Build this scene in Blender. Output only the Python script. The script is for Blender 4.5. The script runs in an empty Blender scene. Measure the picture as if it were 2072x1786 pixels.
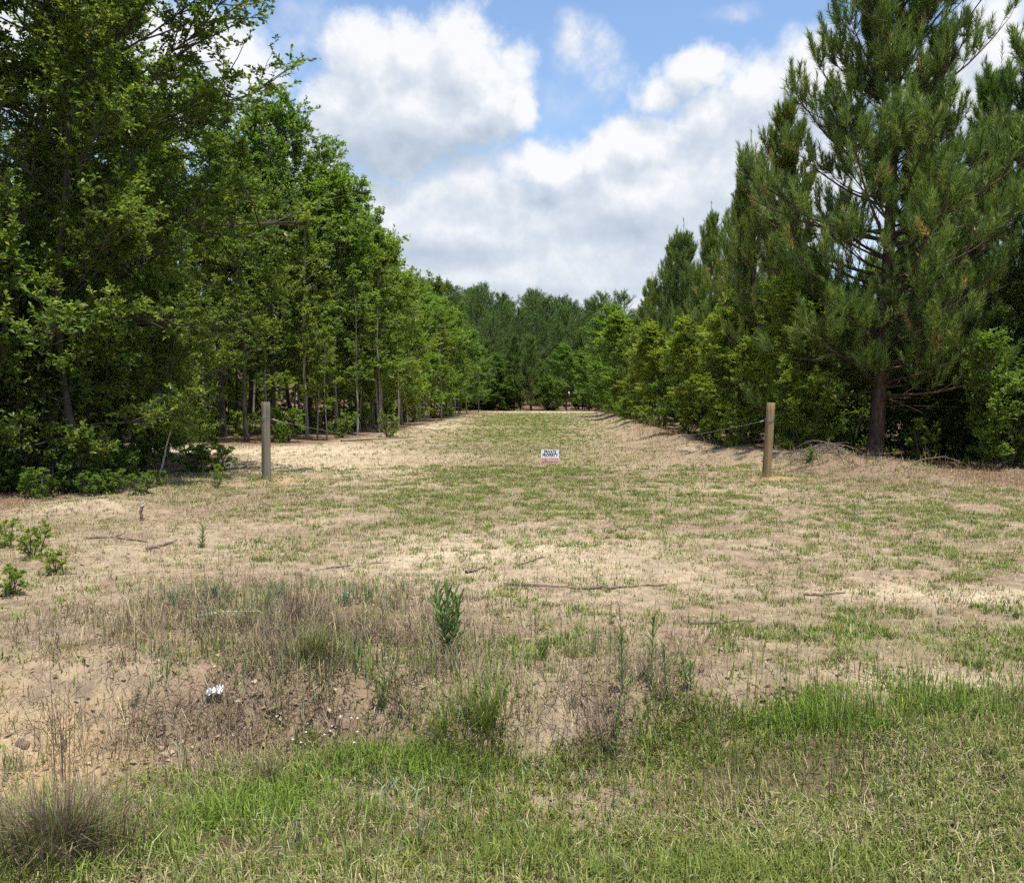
import bpy, math, random
import numpy as np
from mathutils import Vector, Matrix

R = math.radians
SC = bpy.context.scene
COL = SC.collection
random.seed(7)
RNG = np.random.default_rng(11)

# ------------------------------------------------------------------ camera
# the photograph is measured in a 2072 x 1786 raster: focal length 1794, centre (1036, 893), horizon row 799
FPX, CX, CY, EYE = 1794.0, 1036.0, 893.0, 1.6
PITCH = math.atan((893 - 799) / FPX)
cam_d = bpy.data.cameras.new('camera')
cam = bpy.data.objects.new('camera', cam_d)
COL.objects.link(cam)
cam_d.sensor_width = 36.0
cam_d.lens = 36.0 * FPX / 2072.0
cam_d.clip_start = 0.05
cam_d.clip_end = 3000
cam.location = (0, 0, EYE)
cam.rotation_euler = (R(90) - PITCH, 0, 0)
SC.camera = cam

# ------------------------------------------------------------------ render settings
SC.view_settings.view_transform = 'Standard'
SC.view_settings.look = 'None'
SC.view_settings.gamma = 1
SC.view_settings.exposure = 0.63
SC.view_settings.use_curve_mapping = False
cy = SC.cycles
cy.max_bounces = 5
cy.diffuse_bounces = 2
cy.glossy_bounces = 1
cy.transmission_bounces = 4
cy.caustics_reflective = False
cy.caustics_refractive = False
cy.sample_clamp_indirect = 4.0
cy.use_denoising = False
cy.use_adaptive_sampling = True
cy.adaptive_threshold = 0.03
SC.render.film_transparent = False

# ------------------------------------------------------------------ node helper
class S:
    """a socket with arithmetic, so that node trees read like formulas"""
    def __init__(self, t, s): self.t, self.s = t, s
    def _m(self, op, o=None, rev=False, clamp=False):
        n = self.t.nodes.new('ShaderNodeMath'); n.operation = op; n.use_clamp = clamp
        a, b = (o, self) if rev else (self, o)
        for i, v in enumerate((a, b)):
            if v is None: continue
            if isinstance(v, S): self.t.links.new(v.s, n.inputs[i])
            else: n.inputs[i].default_value = v
        return S(self.t, n.outputs[0])
    def __add__(s, o): return s._m('ADD', o)
    def __radd__(s, o): return s._m('ADD', o)
    def __sub__(s, o): return s._m('SUBTRACT', o)
    def __rsub__(s, o): return s._m('SUBTRACT', o, True)
    def __mul__(s, o): return s._m('MULTIPLY', o)
    def __rmul__(s, o): return s._m('MULTIPLY', o)
    def max(s, o): return s._m('MAXIMUM', o)
    def min(s, o): return s._m('MINIMUM', o)
    def pow(s, o): return s._m('POWER', o)
    def clamp(s): return s._m('ADD', 0.0, clamp=True)
    def step(s, a, b):
        n = s.t.nodes.new('ShaderNodeMapRange'); n.interpolation_type = 'SMOOTHSTEP'
        s.t.links.new(s.s, n.inputs[0]); n.inputs[1].default_value = a; n.inputs[2].default_value = b
        return S(s.t, n.outputs[0])

def put(t, inp, v):
    if isinstance(v, S): t.links.new(v.s, inp)
    elif hasattr(v, 'is_output'): t.links.new(v, inp)
    else: inp.default_value = v
def noise(t, vec, scale, detail=4, rough=0.55, dist=0.0, color=False):
    n = t.nodes.new('ShaderNodeTexNoise'); n.inputs['Scale'].default_value = scale
    n.inputs['Detail'].default_value = detail; n.inputs['Roughness'].default_value = rough
    n.inputs['Distortion'].default_value = dist
    put(t, n.inputs['Vector'], vec)
    return n.outputs['Color'] if color else S(t, n.outputs[0])
def vmath(t, op, a, b=None, scale=None):
    n = t.nodes.new('ShaderNodeVectorMath'); n.operation = op
    put(t, n.inputs[0], a)
    if b is not None: put(t, n.inputs[1], b)
    if scale is not None: put(t, n.inputs['Scale'], scale)
    return n.outputs['Value'] if op in ('LENGTH', 'DISTANCE', 'DOT_PRODUCT') else n.outputs[0]
def mix(t, f, a, b, mode='MIX'):
    n = t.nodes.new('ShaderNodeMix'); n.data_type = 'RGBA'; n.blend_type = mode
    put(t, n.inputs[0], f)
    for i, v in ((6, a), (7, b)):
        if isinstance(v, tuple) and len(v) == 3: v = (*v, 1)
        put(t, n.inputs[i], v)
    return n.outputs[2]
def ramp(t, f, stops):
    n = t.nodes.new('ShaderNodeValToRGB'); put(t, n.inputs[0], f)
    e = n.color_ramp.elements
    while len(e) < len(stops): e.new(0.5)
    for k, (p, c) in enumerate(stops):
        e[k].position = p; e[k].color = (*c, 1)
    return n.outputs[0]

# pixel <-> world
def ray(px, py):
    d = Vector(((px - CX) / FPX, -(py - CY) / FPX, -1.0))
    d.rotate(cam.rotation_euler.to_matrix())
    return d
def at(px, py, z=0.0):
    d = ray(px, py); k = (z - EYE) / d.z
    return Vector((d.x * k, d.y * k, z))
def at_y(px, py, Y):
    d = ray(px, py); k = Y / d.y
    return Vector((d.x * k, Y, EYE + d.z * k))
def pix(x, y, z=0.0):
    x = np.asarray(x, float); y = np.asarray(y, float)
    dz = z - EYE
    c, s = math.cos(PITCH), math.sin(PITCH)
    dep = np.maximum(y * c - dz * s, 0.05)
    up = y * s + dz * c
    return CX + FPX * x / dep, CY - FPX * up / dep

# ------------------------------------------------------------------ sun and sky
SUN_EL, SUN_AZ = R(76), R(145)          # azimuth measured from +Y towards +X: high, from the right and behind
sdir = Vector((math.sin(SUN_AZ) * math.cos(SUN_EL), math.cos(SUN_AZ) * math.cos(SUN_EL), math.sin(SUN_EL)))
sl = bpy.data.lights.new('sun', 'SUN'); sl.energy = 4.4; sl.angle = R(0.53); sl.color = (1.0, 0.965, 0.90)
so = bpy.data.objects.new('sun', sl); COL.objects.link(so)
so.rotation_euler = sdir.to_track_quat('Z', 'Y').to_euler()
so.location = (20, -10, 40)

def azel(px, py):
    d = ray(px, py).normalized()
    return math.atan2(d.x, d.y), math.asin(d.z)

# each cloud lobe: centre and half axes, measured on the sky in pixels, then held as azimuth and elevation
LOBES = [
    # big cumulus
    (745, 120, 85, 88), (835, 100, 75, 66), (925, 105, 105, 80), (1005, 185, 88, 88), (690, 190, 90, 80), (840, 215, 190, 130), (950, 250, 115, 80),
    (655, 268, 60, 55), (800, 290, 170, 58), (1050, 215, 50, 55),
    # second layer, its broken top edge running up to the right
    (640, 330, 75, 60), (1030, 345, 80, 50, .8), (1120, 340, 100, 50), (1215, 325, 95, 60), (1300, 285, 110, 66), (1370, 250, 60, 32, .7), (1340, 175, 70, 60, .8), (1420, 150, 90, 60, .8),
    (1430, 230, 120, 80, .8), (1540, 190, 130, 110, .8), (1650, 170, 120, 110), (1300, 400, 300, 130), (900, 460, 380, 130), (1520, 400, 260, 200),
    (1050, 560, 520, 130), (1000, 640, 600, 90),
    # wisps and clouds by the trees
    (430, 120, 140, 80), (250, 150, 280, 140), (520, 225, 80, 50, .6), 
    (2010, 100, 95, 100), (1940, 190, 160, 110), (2130, 150, 140, 140),
]
w = bpy.data.worlds.new('World'); SC.world = w; w.use_nodes = True
t = w.node_tree; t.nodes.clear()
g = bpy.data.node_groups.new('cloud_density', 'ShaderNodeTree')
g.interface.new_socket('P', in_out='INPUT', socket_type='NodeSocketVector')
g.interface.new_socket('D', in_out='OUTPUT', socket_type='NodeSocketFloat')
gi = g.nodes.new('NodeGroupInput'); go = g.nodes.new('NodeGroupOutput')
P = gi.outputs[0]
w1 = vmath(g, 'SCALE', vmath(g, 'SUBTRACT', noise(g, P, 9, 3, 0.5, color=True), (0.5, 0.5, 0.5)), scale=0.075)
w2 = vmath(g, 'SCALE', vmath(g, 'SUBTRACT', noise(g, P, 34, 4, 0.6, color=True), (0.5, 0.5, 0.5)), scale=0.030)
PW = vmath(g, 'ADD', vmath(g, 'ADD', P, w1), w2)
den = None
for (px, py, rx, ry, *pk) in LOBES:
    a, e = azel(px, py)
    k = 1.0 / math.cos(a)
    d = S(g, vmath(g, 'LENGTH', vmath(g, 'MULTIPLY', vmath(g, 'SUBTRACT', PW, (a, e, 0)), (FPX * k / rx * 0.93, FPX * k / ry * 0.93, 0))))
    v = 1.0 - d
    if pk: v = v - (1 - pk[0]) * 1.3
    den = v if den is None else den.max(v)
# the rest of the sky, out of the picture, carries scattered clouds too
sep = g.nodes.new('ShaderNodeSeparateXYZ'); g.links.new(P, sep.inputs[0])
az = S(g, sep.outputs[0]); el = S(g, sep.outputs[1])
outside = az._m('ABSOLUTE').step(0.55, 0.75).max(el.step(0.48, 0.62))
elsewhere = (noise(g, P, 3.2, 5, 0.55) - 0.53) * 4.0
den = den.max(elsewhere * outside - (1.0 - outside) * 2.0)
den = den + (noise(g, P, 22, 8, 0.66) - 0.5) * 0.95
g.links.new(den.s, go.inputs[0])

tc = t.nodes.new('ShaderNodeTexCoord')
sx = t.nodes.new('ShaderNodeSeparateXYZ'); t.links.new(tc.outputs['Generated'], sx.inputs[0])
X, Y, Z = (S(t, o) for o in sx.outputs)
cb = t.nodes.new('ShaderNodeCombineXYZ')
t.links.new(X._m('ARCTAN2', Y).s, cb.inputs[0]); t.links.new(Z._m('ARCSINE').s, cb.inputs[1])
PV = cb.outputs[0]
def dens(off):
    n = t.nodes.new('ShaderNodeGroup'); n.node_tree = g
    t.links.new(vmath(t, 'ADD', PV, off), n.inputs[0]); return S(t, n.outputs[0])
d0 = dens((0, 0, 0)); d1 = dens((0.012, 0.028, 0))
cover = d0.step(-0.17, 0.42)
relief = (d0 - d1)
# the flat, shaded undersides
und = None
for (px, py, rx, ry, k_) in [(800, 315, 200, 42, 1.0), (930, 285, 110, 50, .6), (690, 330, 90, 26, .6), (1000, 425, 260, 36, .5), (760, 400, 160, 26, .5), (930, 520, 190, 30, .6), (1250, 545, 240, 30, .55), (1400, 440, 180, 34, .5), (1480, 300, 130, 40, .35), (1100, 590, 300, 20, .3), (1200, 470, 300, 22, .3)]:
    a, e = azel(px, py)
    dd = S(t, vmath(t, 'LENGTH', vmath(t, 'MULTIPLY', vmath(t, 'SUBTRACT', PV, (a, e, 0)), (FPX / rx * .8, FPX / ry * .8, 0))))
    v = dd.step(1.25, 0.2) * k_
    und = v if und is None else und.max(v)
lit = (0.57 + relief * 0.62 + (noise(t, PV, 48, 6, 0.62) - 0.5) * 0.35 - (d0 - 0.35).max(0.0) * 0.12 - und * (0.22 + 0.32 * noise(t, PV, 12, 5, 0.6))).clamp()
sky = t.nodes.new('ShaderNodeTexSky'); sky.sky_type = 'NISHITA'; sky.sun_disc = False
sky.sun_elevation = SUN_EL; sky.sun_rotation = SUN_AZ
sky.air_density = 1.0; sky.dust_density = 0.6; sky.ozone_density = 1.6
hs = t.nodes.new('ShaderNodeHueSaturation'); hs.inputs['Saturation'].default_value = 1.04; hs.inputs['Value'].default_value = 1.10
t.links.new(sky.outputs[0], hs.inputs['Color'])
CS = 5.05   # cloud brightness in the sky texture's own units
ccol = ramp(t, lit, [(0.0, (0.50 * CS, 0.585 * CS, 0.70 * CS)), (0.45, (0.72 * CS, 0.78 * CS, 0.87 * CS)), (0.8, (1.0 * CS, 1.01 * CS, 1.03 * CS))])
# thin, wide veil low over the horizon
veil = (Z.step(0.42, 0.0) * 0.55 * noise(t, PV, 5, 4).step(0.25, 0.7)).clamp()
base = mix(t, veil, hs.outputs[0], (0.58 * CS, 0.68 * CS, 0.82 * CS))
# thin wisps in the blue
wv_ = vmath(t, 'ADD', PV, vmath(t, 'SCALE', vmath(t, 'SUBTRACT', noise(t, PV, 14, 4, 0.6, color=True), (0.5, 0.5, 0.5)), scale=0.07))
wisp = None
for (px, py, rx, ry, k_) in [(1185, 100, 75, 55, .75), (1240, 158, 60, 45, .5), (615, 50, 90, 70, .30), (1480, 25, 70, 26, .3), (1130, 200, 90, 60, .18), (600, 110, 50, 40, .3)]:
    a, e = azel(px, py)
    v = S(t, vmath(t, 'LENGTH', vmath(t, 'MULTIPLY', vmath(t, 'SUBTRACT', wv_, (a, e, 0)), (FPX / rx, FPX / ry, 0)))).step(1.15, 0.1) * k_
    wisp = v if wisp is None else wisp.max(v)
base = mix(t, (wisp * (0.45 + 1.1 * noise(t, PV, 40, 5, 0.6).step(0.3, 0.7))).clamp(), base, (0.90 * CS, 0.93 * CS, 0.98 * CS))
scol = mix(t, (cover * 0.97).clamp(), base, ccol)
bg = t.nodes.new('ShaderNodeBackground'); bg.inputs[1].default_value = 0.125
t.links.new(scol, bg.inputs[0])
wo = t.nodes.new('ShaderNodeOutputWorld'); t.links.new(bg.outputs[0], wo.inputs[0])
w.cycles.sampling_method = 'NONE'

# ------------------------------------------------------------------ mesh and object helpers
def mesh(name, V, F, mats, attrs=None, flat=False, midx=None):
    """F: (n,3) or (n,4) index array or a list of such arrays; attrs: name -> (type, domain, data)"""
    Fs = F if isinstance(F, list) else [F]
    Fs = [np.asarray(f, np.int32) for f in Fs if len(f)]
    V = np.asarray(V, np.float32)
    me = bpy.data.meshes.new(name)
    me.vertices.add(len(V)); me.vertices.foreach_set('co', V.ravel())
    tot = np.concatenate([np.full(len(f), f.shape[1], np.int32) for f in Fs])
    idx = np.concatenate([f.ravel() for f in Fs])
    me.loops.add(len(idx)); me.loops.foreach_set('vertex_index', idx)
    st = np.concatenate([[0], np.cumsum(tot)[:-1]]).astype(np.int32)
    me.polygons.add(len(tot)); me.polygons.foreach_set('loop_start', st)
    if midx is not None: me.polygons.foreach_set('material_index', np.asarray(midx, np.int32))
    me.update(calc_edges=True)
    if flat: me.shade_flat()
    for m in (mats if isinstance(mats, (list, tuple)) else [mats]): me.materials.append(m)
    for k, (ty, dom, data) in (attrs or {}).items():
        a = me.attributes.new(k, ty, dom)
        if ty == 'FLOAT_COLOR':
            data = np.asarray(data, np.float32)
            if data.shape[1] == 3: data = np.concatenate([data, np.ones((len(data), 1), np.float32)], 1)
            a.data.foreach_set('color', data.ravel())
        else: a.data.foreach_set('value', np.asarray(data, np.float32).ravel())
    return me
def link(name, me, parent=None):
    o = bpy.data.objects.new(name, me); COL.objects.link(o)
    if parent is not None: o.parent = parent
    return o
def empty(name, loc=(0, 0, 0), rz=0.0, sc=1.0):
    o = bpy.data.objects.new(name, None); COL.objects.link(o)
    o.empty_display_size = 0.2
    o.location = loc; o.rotation_euler = (0, 0, rz); o.scale = (sc, sc, sc) if not isinstance(sc, tuple) else sc
    return o
def tag(o, label=None, cat=None, group=None, kind=None):
    if label: o['label'] = label
    if cat: o['category'] = cat
    if group: o['group'] = group
    if kind: o['kind'] = kind
    return o

def fbm(x, y, scale=1.0, octaves=4, seed=0, gain=0.5):
    x = np.asarray(x, float) * scale; y = np.asarray(y, float) * scale
    out = np.zeros(np.broadcast(x, y).shape); amp, tot = 1.0, 0.0
    for o in range(octaves):
        tab = np.random.default_rng(seed * 31 + o).random((257, 257))
        xi = np.floor(x).astype(int); yi = np.floor(y).astype(int)
        fx = x - xi; fy = y - yi; fx = fx * fx * (3 - 2 * fx); fy = fy * fy * (3 - 2 * fy)
        a = tab[xi % 257, yi % 257]; b = tab[(xi + 1) % 257, yi % 257]
        c = tab[xi % 257, (yi + 1) % 257]; d = tab[(xi + 1) % 257, (yi + 1) % 257]
        out += amp * ((a * (1 - fx) + b * fx) * (1 - fy) + (c * (1 - fx) + d * fx) * fy)
        tot += amp; amp *= gain; x = x * 2.03 + 17.1; y = y * 2.03 + 5.7
    return out / tot
def sstep(a, b, x):
    u = np.clip((x - a) / (b - a), 0, 1); return u * u * (3 - 2 * u)
def norm(v):
    return v / np.maximum(np.linalg.norm(v, axis=-1, keepdims=True), 1e-9)

# ------------------------------------------------------------------ the lie of the land
def edge_left(y): return np.interp(y, [0, 10, 16, 22, 30, 40, 55, 86, 100], [-8.0, -6.8, -6.6, -7.2, -6.0, -5.2, -4.4, -3.0, -3.0])
def edge_right(y): return np.interp(y, [0, 12, 16, 20, 25, 40, 86, 100], [16, 13, 8.2, 6.2, 5.3, 5.6, 8.6, 8.6])
PIL = at(1655, 952); MOUND = at(190, 1035); PL = at(539, 973); PR = at(1551, 967)
def height(x, y):
    x = np.asarray(x, float); y = np.asarray(y, float)
    wv = fbm(x, y, 0.9, 3, 1) - 0.5
    wx = 1.0 - 0.75 * sstep(0.9, 2.4, x + wv) 
    yy = y + 0.7 * (fbm(x, y * 0.2, 0.8, 3, 2) - 0.5)
    h = -0.33 * wx * sstep(2.2, 4.2, yy) * (1 - sstep(4.62, 5.12, yy))
    h = h + 0.07 * (fbm(x, y, 0.45, 3, 3) - 0.5) * sstep(1, 5, y) + 0.035 * (fbm(x, y, 3.0, 4, 4) - 0.5) * (1 - sstep(20, 40, y))
    h = h + 0.02 * (fbm(x, y, 11.0, 3, 14) - 0.5) * (1 - sstep(9, 14, y))
    h = h + (4.4 - 0.25 * np.clip(x, -45, 20)) * sstep(86, 185, y)
    er = edge_right(y)
    h = h + 0.34 * np.exp(-((x - er) / 0.75) ** 2) * sstep(15, 18, y) * (1 - sstep(70, 85, y)) * (0.3 + fbm(x, y, 0.5, 3, 6))
    h = h + 0.15 * np.exp(-(((x - PIL.x) / 0.9) ** 2 + ((y - PIL.y) / 0.7) ** 2))
    h = h + 0.16 * np.exp(-(((x - MOUND.x) / 0.9) ** 2 + ((y - MOUND.y) / 0.6) ** 2))
    for p in (PL, PR): h = h + 0.05 * np.exp(-(((x - p.x - 0.12) / 0.42) ** 2 + ((y - p.y + 0.05) / 0.30) ** 2))
    return h
def hz(x, y): return float(height(np.array([x]), np.array([y]))[0])

def at_ground(px, py):
    p = at(px, py)
    for _ in range(14): p = p * 0.4 + at(px, py, hz(p.x, p.y)) * 0.6
    return p
def blobs(px, py, L):
    out = np.zeros(np.shape(px))
    for (cx, cy, rx, ry, a) in L: out = out + a * np.exp(-(((px - cx) / rx) ** 2 + ((py - cy) / ry) ** 2))
    return out
GREEN = [(1060, 880, 150, 34, 1.0), (1050, 940, 190, 44, .8), (1080, 1020, 420, 26, .5), (860, 1010, 150, 30, .35), (1280, 1010, 180, 24, .5), (1980, 1040, 250, 24, .5), (1960, 1120, 130, 60, .6),
         (1720, 1270, 260, 50, .6), (1900, 1310, 220, 60, .6), (1100, 1310, 120, 24, .6), (600, 1030, 90, 20, .2), (880, 1060, 200, 30, .3), (1350, 1090, 200, 30, .2), (1550, 1180, 160, 40, .3),
         (1065, 845, 100, 12, .9), (60, 1080, 60, 40, .4)]
SANDY = [(620, 925, 250, 26, .8), (720, 960, 180, 24, .5), (1180, 1120, 280, 50, .6), (900, 1120, 200, 60, .5), (1740, 1195, 150, 16, 1.0), (2000, 1205, 140, 18, 1.1), (1900, 1370, 190, 18, 1.2), (130, 1420, 150, 70, .6),
         (200, 1035, 90, 20, .5), (1000, 1180, 300, 40, .4), (1150, 1400, 110, 60, .4), (1080, 833, 130, 4, .9), (880, 862, 60, 8, .7), (330, 1130, 200, 60, .3), (1420, 990, 180, 14, .3)]
BROWN = [(450, 1450, 380, 80, .75), (620, 1300, 330, 110, .9), (1220, 1420, 70, 60, .7), (1330, 890, 90, 40, .6), (1700, 960, 180, 16, 1.0), (400, 1000, 160, 40, .5), (250, 1090, 130, 30, .5), (560, 1010, 150, 24, .3), (1300, 1270, 150, 50, .3), (1900, 980, 250, 18, .7)]
def fields(x, y):
    px, py = pix(x, y)
    n = fbm(x, y, 0.35, 4, 21); n2 = fbm(x, y, 1.6, 4, 22)
    gr = blobs(px, py, GREEN) + (n - 0.5) * 0.9 + (n2 - 0.5) * 0.6
    sa = blobs(px, py, SANDY) + (n2 - 0.5) * 0.8
    br = blobs(px, py, BROWN) + (fbm(x, y, 0.6, 4, 23) - 0.5) * 0.7
    inside = np.minimum(x - edge_left(y), edge_right(y) - x)
    forest = np.where(y > 9, 1 - sstep(-0.7, 0.5, inside + (n2 - 0.5) * 1.4), 0)
    forest = np.maximum(forest, sstep(86.5, 88, y))
    # the sandy track that leaves the clearing to the left, behind the first trees
    track = np.exp(-((y - (26.0 + 0.02 * x)) / 2.2) ** 2) * sstep(-2, -6, x)
    forest = np.clip(forest * (1 - 1.3 * track), 0, 1)
    return np.clip(gr, 0, 1), np.clip(sa + 0.6 * track, 0, 1), np.clip(br, 0, 1), np.clip(forest, 0, 1), px, py
LAWN_X = [-400, 0, 300, 560, 850, 1080, 1250, 1480, 1700, 2072, 2600]
LAWN_Y = [1600, 1590, 1550, 1510, 1490, 1515, 1480, 1400, 1390, 1385, 1380]
def lawn(px, py, x, y):
    return sstep(-30, 40, py - np.interp(px, LAWN_X, LAWN_Y) + 150 * (fbm(x, y, 2.2, 4, 31) - 0.5))

# ------------------------------------------------------------------ materials
def new_mat(name):
    m = bpy.data.materials.new(name); m.use_nodes = True
    tr = m.node_tree; b = tr.nodes['Principled BSDF']
    return m, tr, b
def attr(tr, name, out='Fac'):
    n = tr.nodes.new('ShaderNodeAttribute'); n.attribute_name = name
    return n.outputs[out]

def leaf_mat(name, stops, trans=0.35, rough=0.45, tcol=(1.25, 1.3, 0.6)):
    m, tr, b = new_mat(name)
    c = ramp(tr, S(tr, attr(tr, 'tint')), stops)
    oi = tr.nodes.new('ShaderNodeObjectInfo')
    c = mix(tr, 1.0, c, oi.outputs['Color'], 'MULTIPLY')
    tr.links.new(c, b.inputs['Base Color']); b.inputs['Roughness'].default_value = rough
    b.inputs['Specular IOR Level'].default_value = 0.4
    tl = tr.nodes.new('ShaderNodeBsdfTranslucent'); tr.links.new(mix(tr, 1.0, c, (*tcol, 1), 'MULTIPLY'), tl.inputs[0])
    ms = tr.nodes.new('ShaderNodeMixShader'); ms.inputs[0].default_value = trans
    tr.links.new(b.outputs[0], ms.inputs[1]); tr.links.new(tl.outputs[0], ms.inputs[2])
    tr.links.new(ms.outputs[0], tr.nodes['Material Output'].inputs[0])
    return m
M_OAK = leaf_mat('oak_leaf', [(0.0, (0.085, 0.135, 0.026)), (0.5, (0.155, 0.225, 0.037)), (0.85, (0.25, 0.315, 0.055)), (1.0, (0.46, 0.37, 0.08))], trans=0.52)
M_GUM = leaf_mat('light_leaf', [(0.0, (0.115, 0.185, 0.030)), (0.6, (0.205, 0.295, 0.045)), (0.9, (0.30, 0.37, 0.06)), (1.0, (0.48, 0.38, 0.08))], trans=0.52)
M_NEEDLE = leaf_mat('pine_needle', [(0.0, (0.085, 0.145, 0.040)), (0.5, (0.170, 0.255, 0.058)), (0.85, (0.275, 0.35, 0.085)), (1.0, (0.46, 0.29, 0.12))], trans=0.34, rough=0.42, tcol=(1.15, 1.2, 0.6))

def col_mat(name, trans=0.3, rough=0.6):
    m, tr, b = new_mat(name)
    c = attr(tr, 'tone', 'Color')
    tr.links.new(c, b.inputs['Base Color']); b.inputs['Roughness'].default_value = rough
    b.inputs['Specular IOR Level'].default_value = 0.3
    if trans:
        tl = tr.nodes.new('ShaderNodeBsdfTranslucent'); tr.links.new(c, tl.inputs[0])
        ms = tr.nodes.new('ShaderNodeMixShader'); ms.inputs[0].default_value = trans
        tr.links.new(b.outputs[0], ms.inputs[1]); tr.links.new(tl.outputs[0], ms.inputs[2])
        tr.links.new(ms.outputs[0], tr.nodes['Material Output'].inputs[0])
    return m
M_BLADE = col_mat('grass_blade'); M_DRY = col_mat('dry_stem', 0.1, 0.8)

def bark_mat(name, a, b_, scale=9.0, stretch=0.25, bump=0.5):
    m, tr, b = new_mat(name)
    tcn = tr.nodes.new('ShaderNodeTexCoord')
    v = vmath(tr, 'MULTIPLY', tcn.outputs['Object'], (1, 1, stretch))
    n1 = noise(tr, v, scale, 6, 0.65, 0.6); n2 = noise(tr, tcn.outputs['Object'], 2.2, 4)
    c = mix(tr, (n1.step(0.3, 0.7) * 0.75 + n2 * 0.3).clamp(), a, b_)
    tr.links.new(c, b.inputs['Base Color']); b.inputs['Roughness'].default_value = 0.9
    b.inputs['Specular IOR Level'].default_value = 0.15
    bp = tr.nodes.new('ShaderNodeBump'); bp.inputs['Strength'].default_value = bump; bp.inputs['Distance'].default_value = 0.02
    tr.links.new(n1.s, bp.inputs['Height']); tr.links.new(bp.outputs[0], b.inputs['Normal'])
    return m
M_BARK = bark_mat('oak_bark', (0.040, 0.034, 0.028), (0.125, 0.108, 0.088))
M_PINEBARK = bark_mat('pine_bark', (0.040, 0.026, 0.019), (0.15, 0.098, 0.074), 14, 0.35, 0.8)
M_PALEBARK = bark_mat('pale_bark', (0.15, 0.135, 0.11), (0.34, 0.31, 0.26))
M_POSTGREY = bark_mat('weathered_post', (0.085, 0.075, 0.055), (0.25, 0.22, 0.165), 22, 0.06, 0.5)
M_POSTTAN = bark_mat('treated_post', (0.13, 0.092, 0.045), (0.34, 0.255, 0.14), 22, 0.06, 0.5)
M_STICK = bark_mat('dead_wood', (0.075, 0.055, 0.045), (0.24, 0.18, 0.14), 30, 1.0, 0.5)
M_BLEACH = bark_mat('bleached_wood', (0.30, 0.27, 0.23), (0.58, 0.54, 0.48), 30, 1.0, 0.4)
M_DARKROCK = bark_mat('brown_stone', (0.12, 0.085, 0.06), (0.25, 0.18, 0.13), 20, 1.0, 0.8)

def plain_mat(name, c, rough=0.5, metal=0.0, vary=0.12):
    m, tr, b = new_mat(name)
    tcn = tr.nodes.new('ShaderNodeTexCoord')
    n1 = noise(tr, tcn.outputs['Object'], 30, 4)
    col = mix(tr, (n1 * 1.0).clamp(), tuple(max(0, v * (1 - vary)) for v in c), tuple(min(1, v * (1 + vary)) for v in c))
    tr.links.new(col, b.inputs['Base Color']); b.inputs['Roughness'].default_value = rough; b.inputs['Metallic'].default_value = metal
    return m
M_WHITE = plain_mat('sign_white', (0.78, 0.78, 0.77), 0.4); M_BLACK = plain_mat('sign_black', (0.012, 0.012, 0.012), 0.4)
M_RED = plain_mat('sign_red', (0.52, 0.025, 0.04), 0.4); M_WIRE = plain_mat('galvanised_wire', (0.20, 0.20, 0.19), 0.55, 0.4)
M_PAPER = plain_mat('white_paper', (0.85, 0.85, 0.85), 0.6); M_PETAL = plain_mat('white_petal', (0.85, 0.84, 0.72), 0.6)

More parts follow.
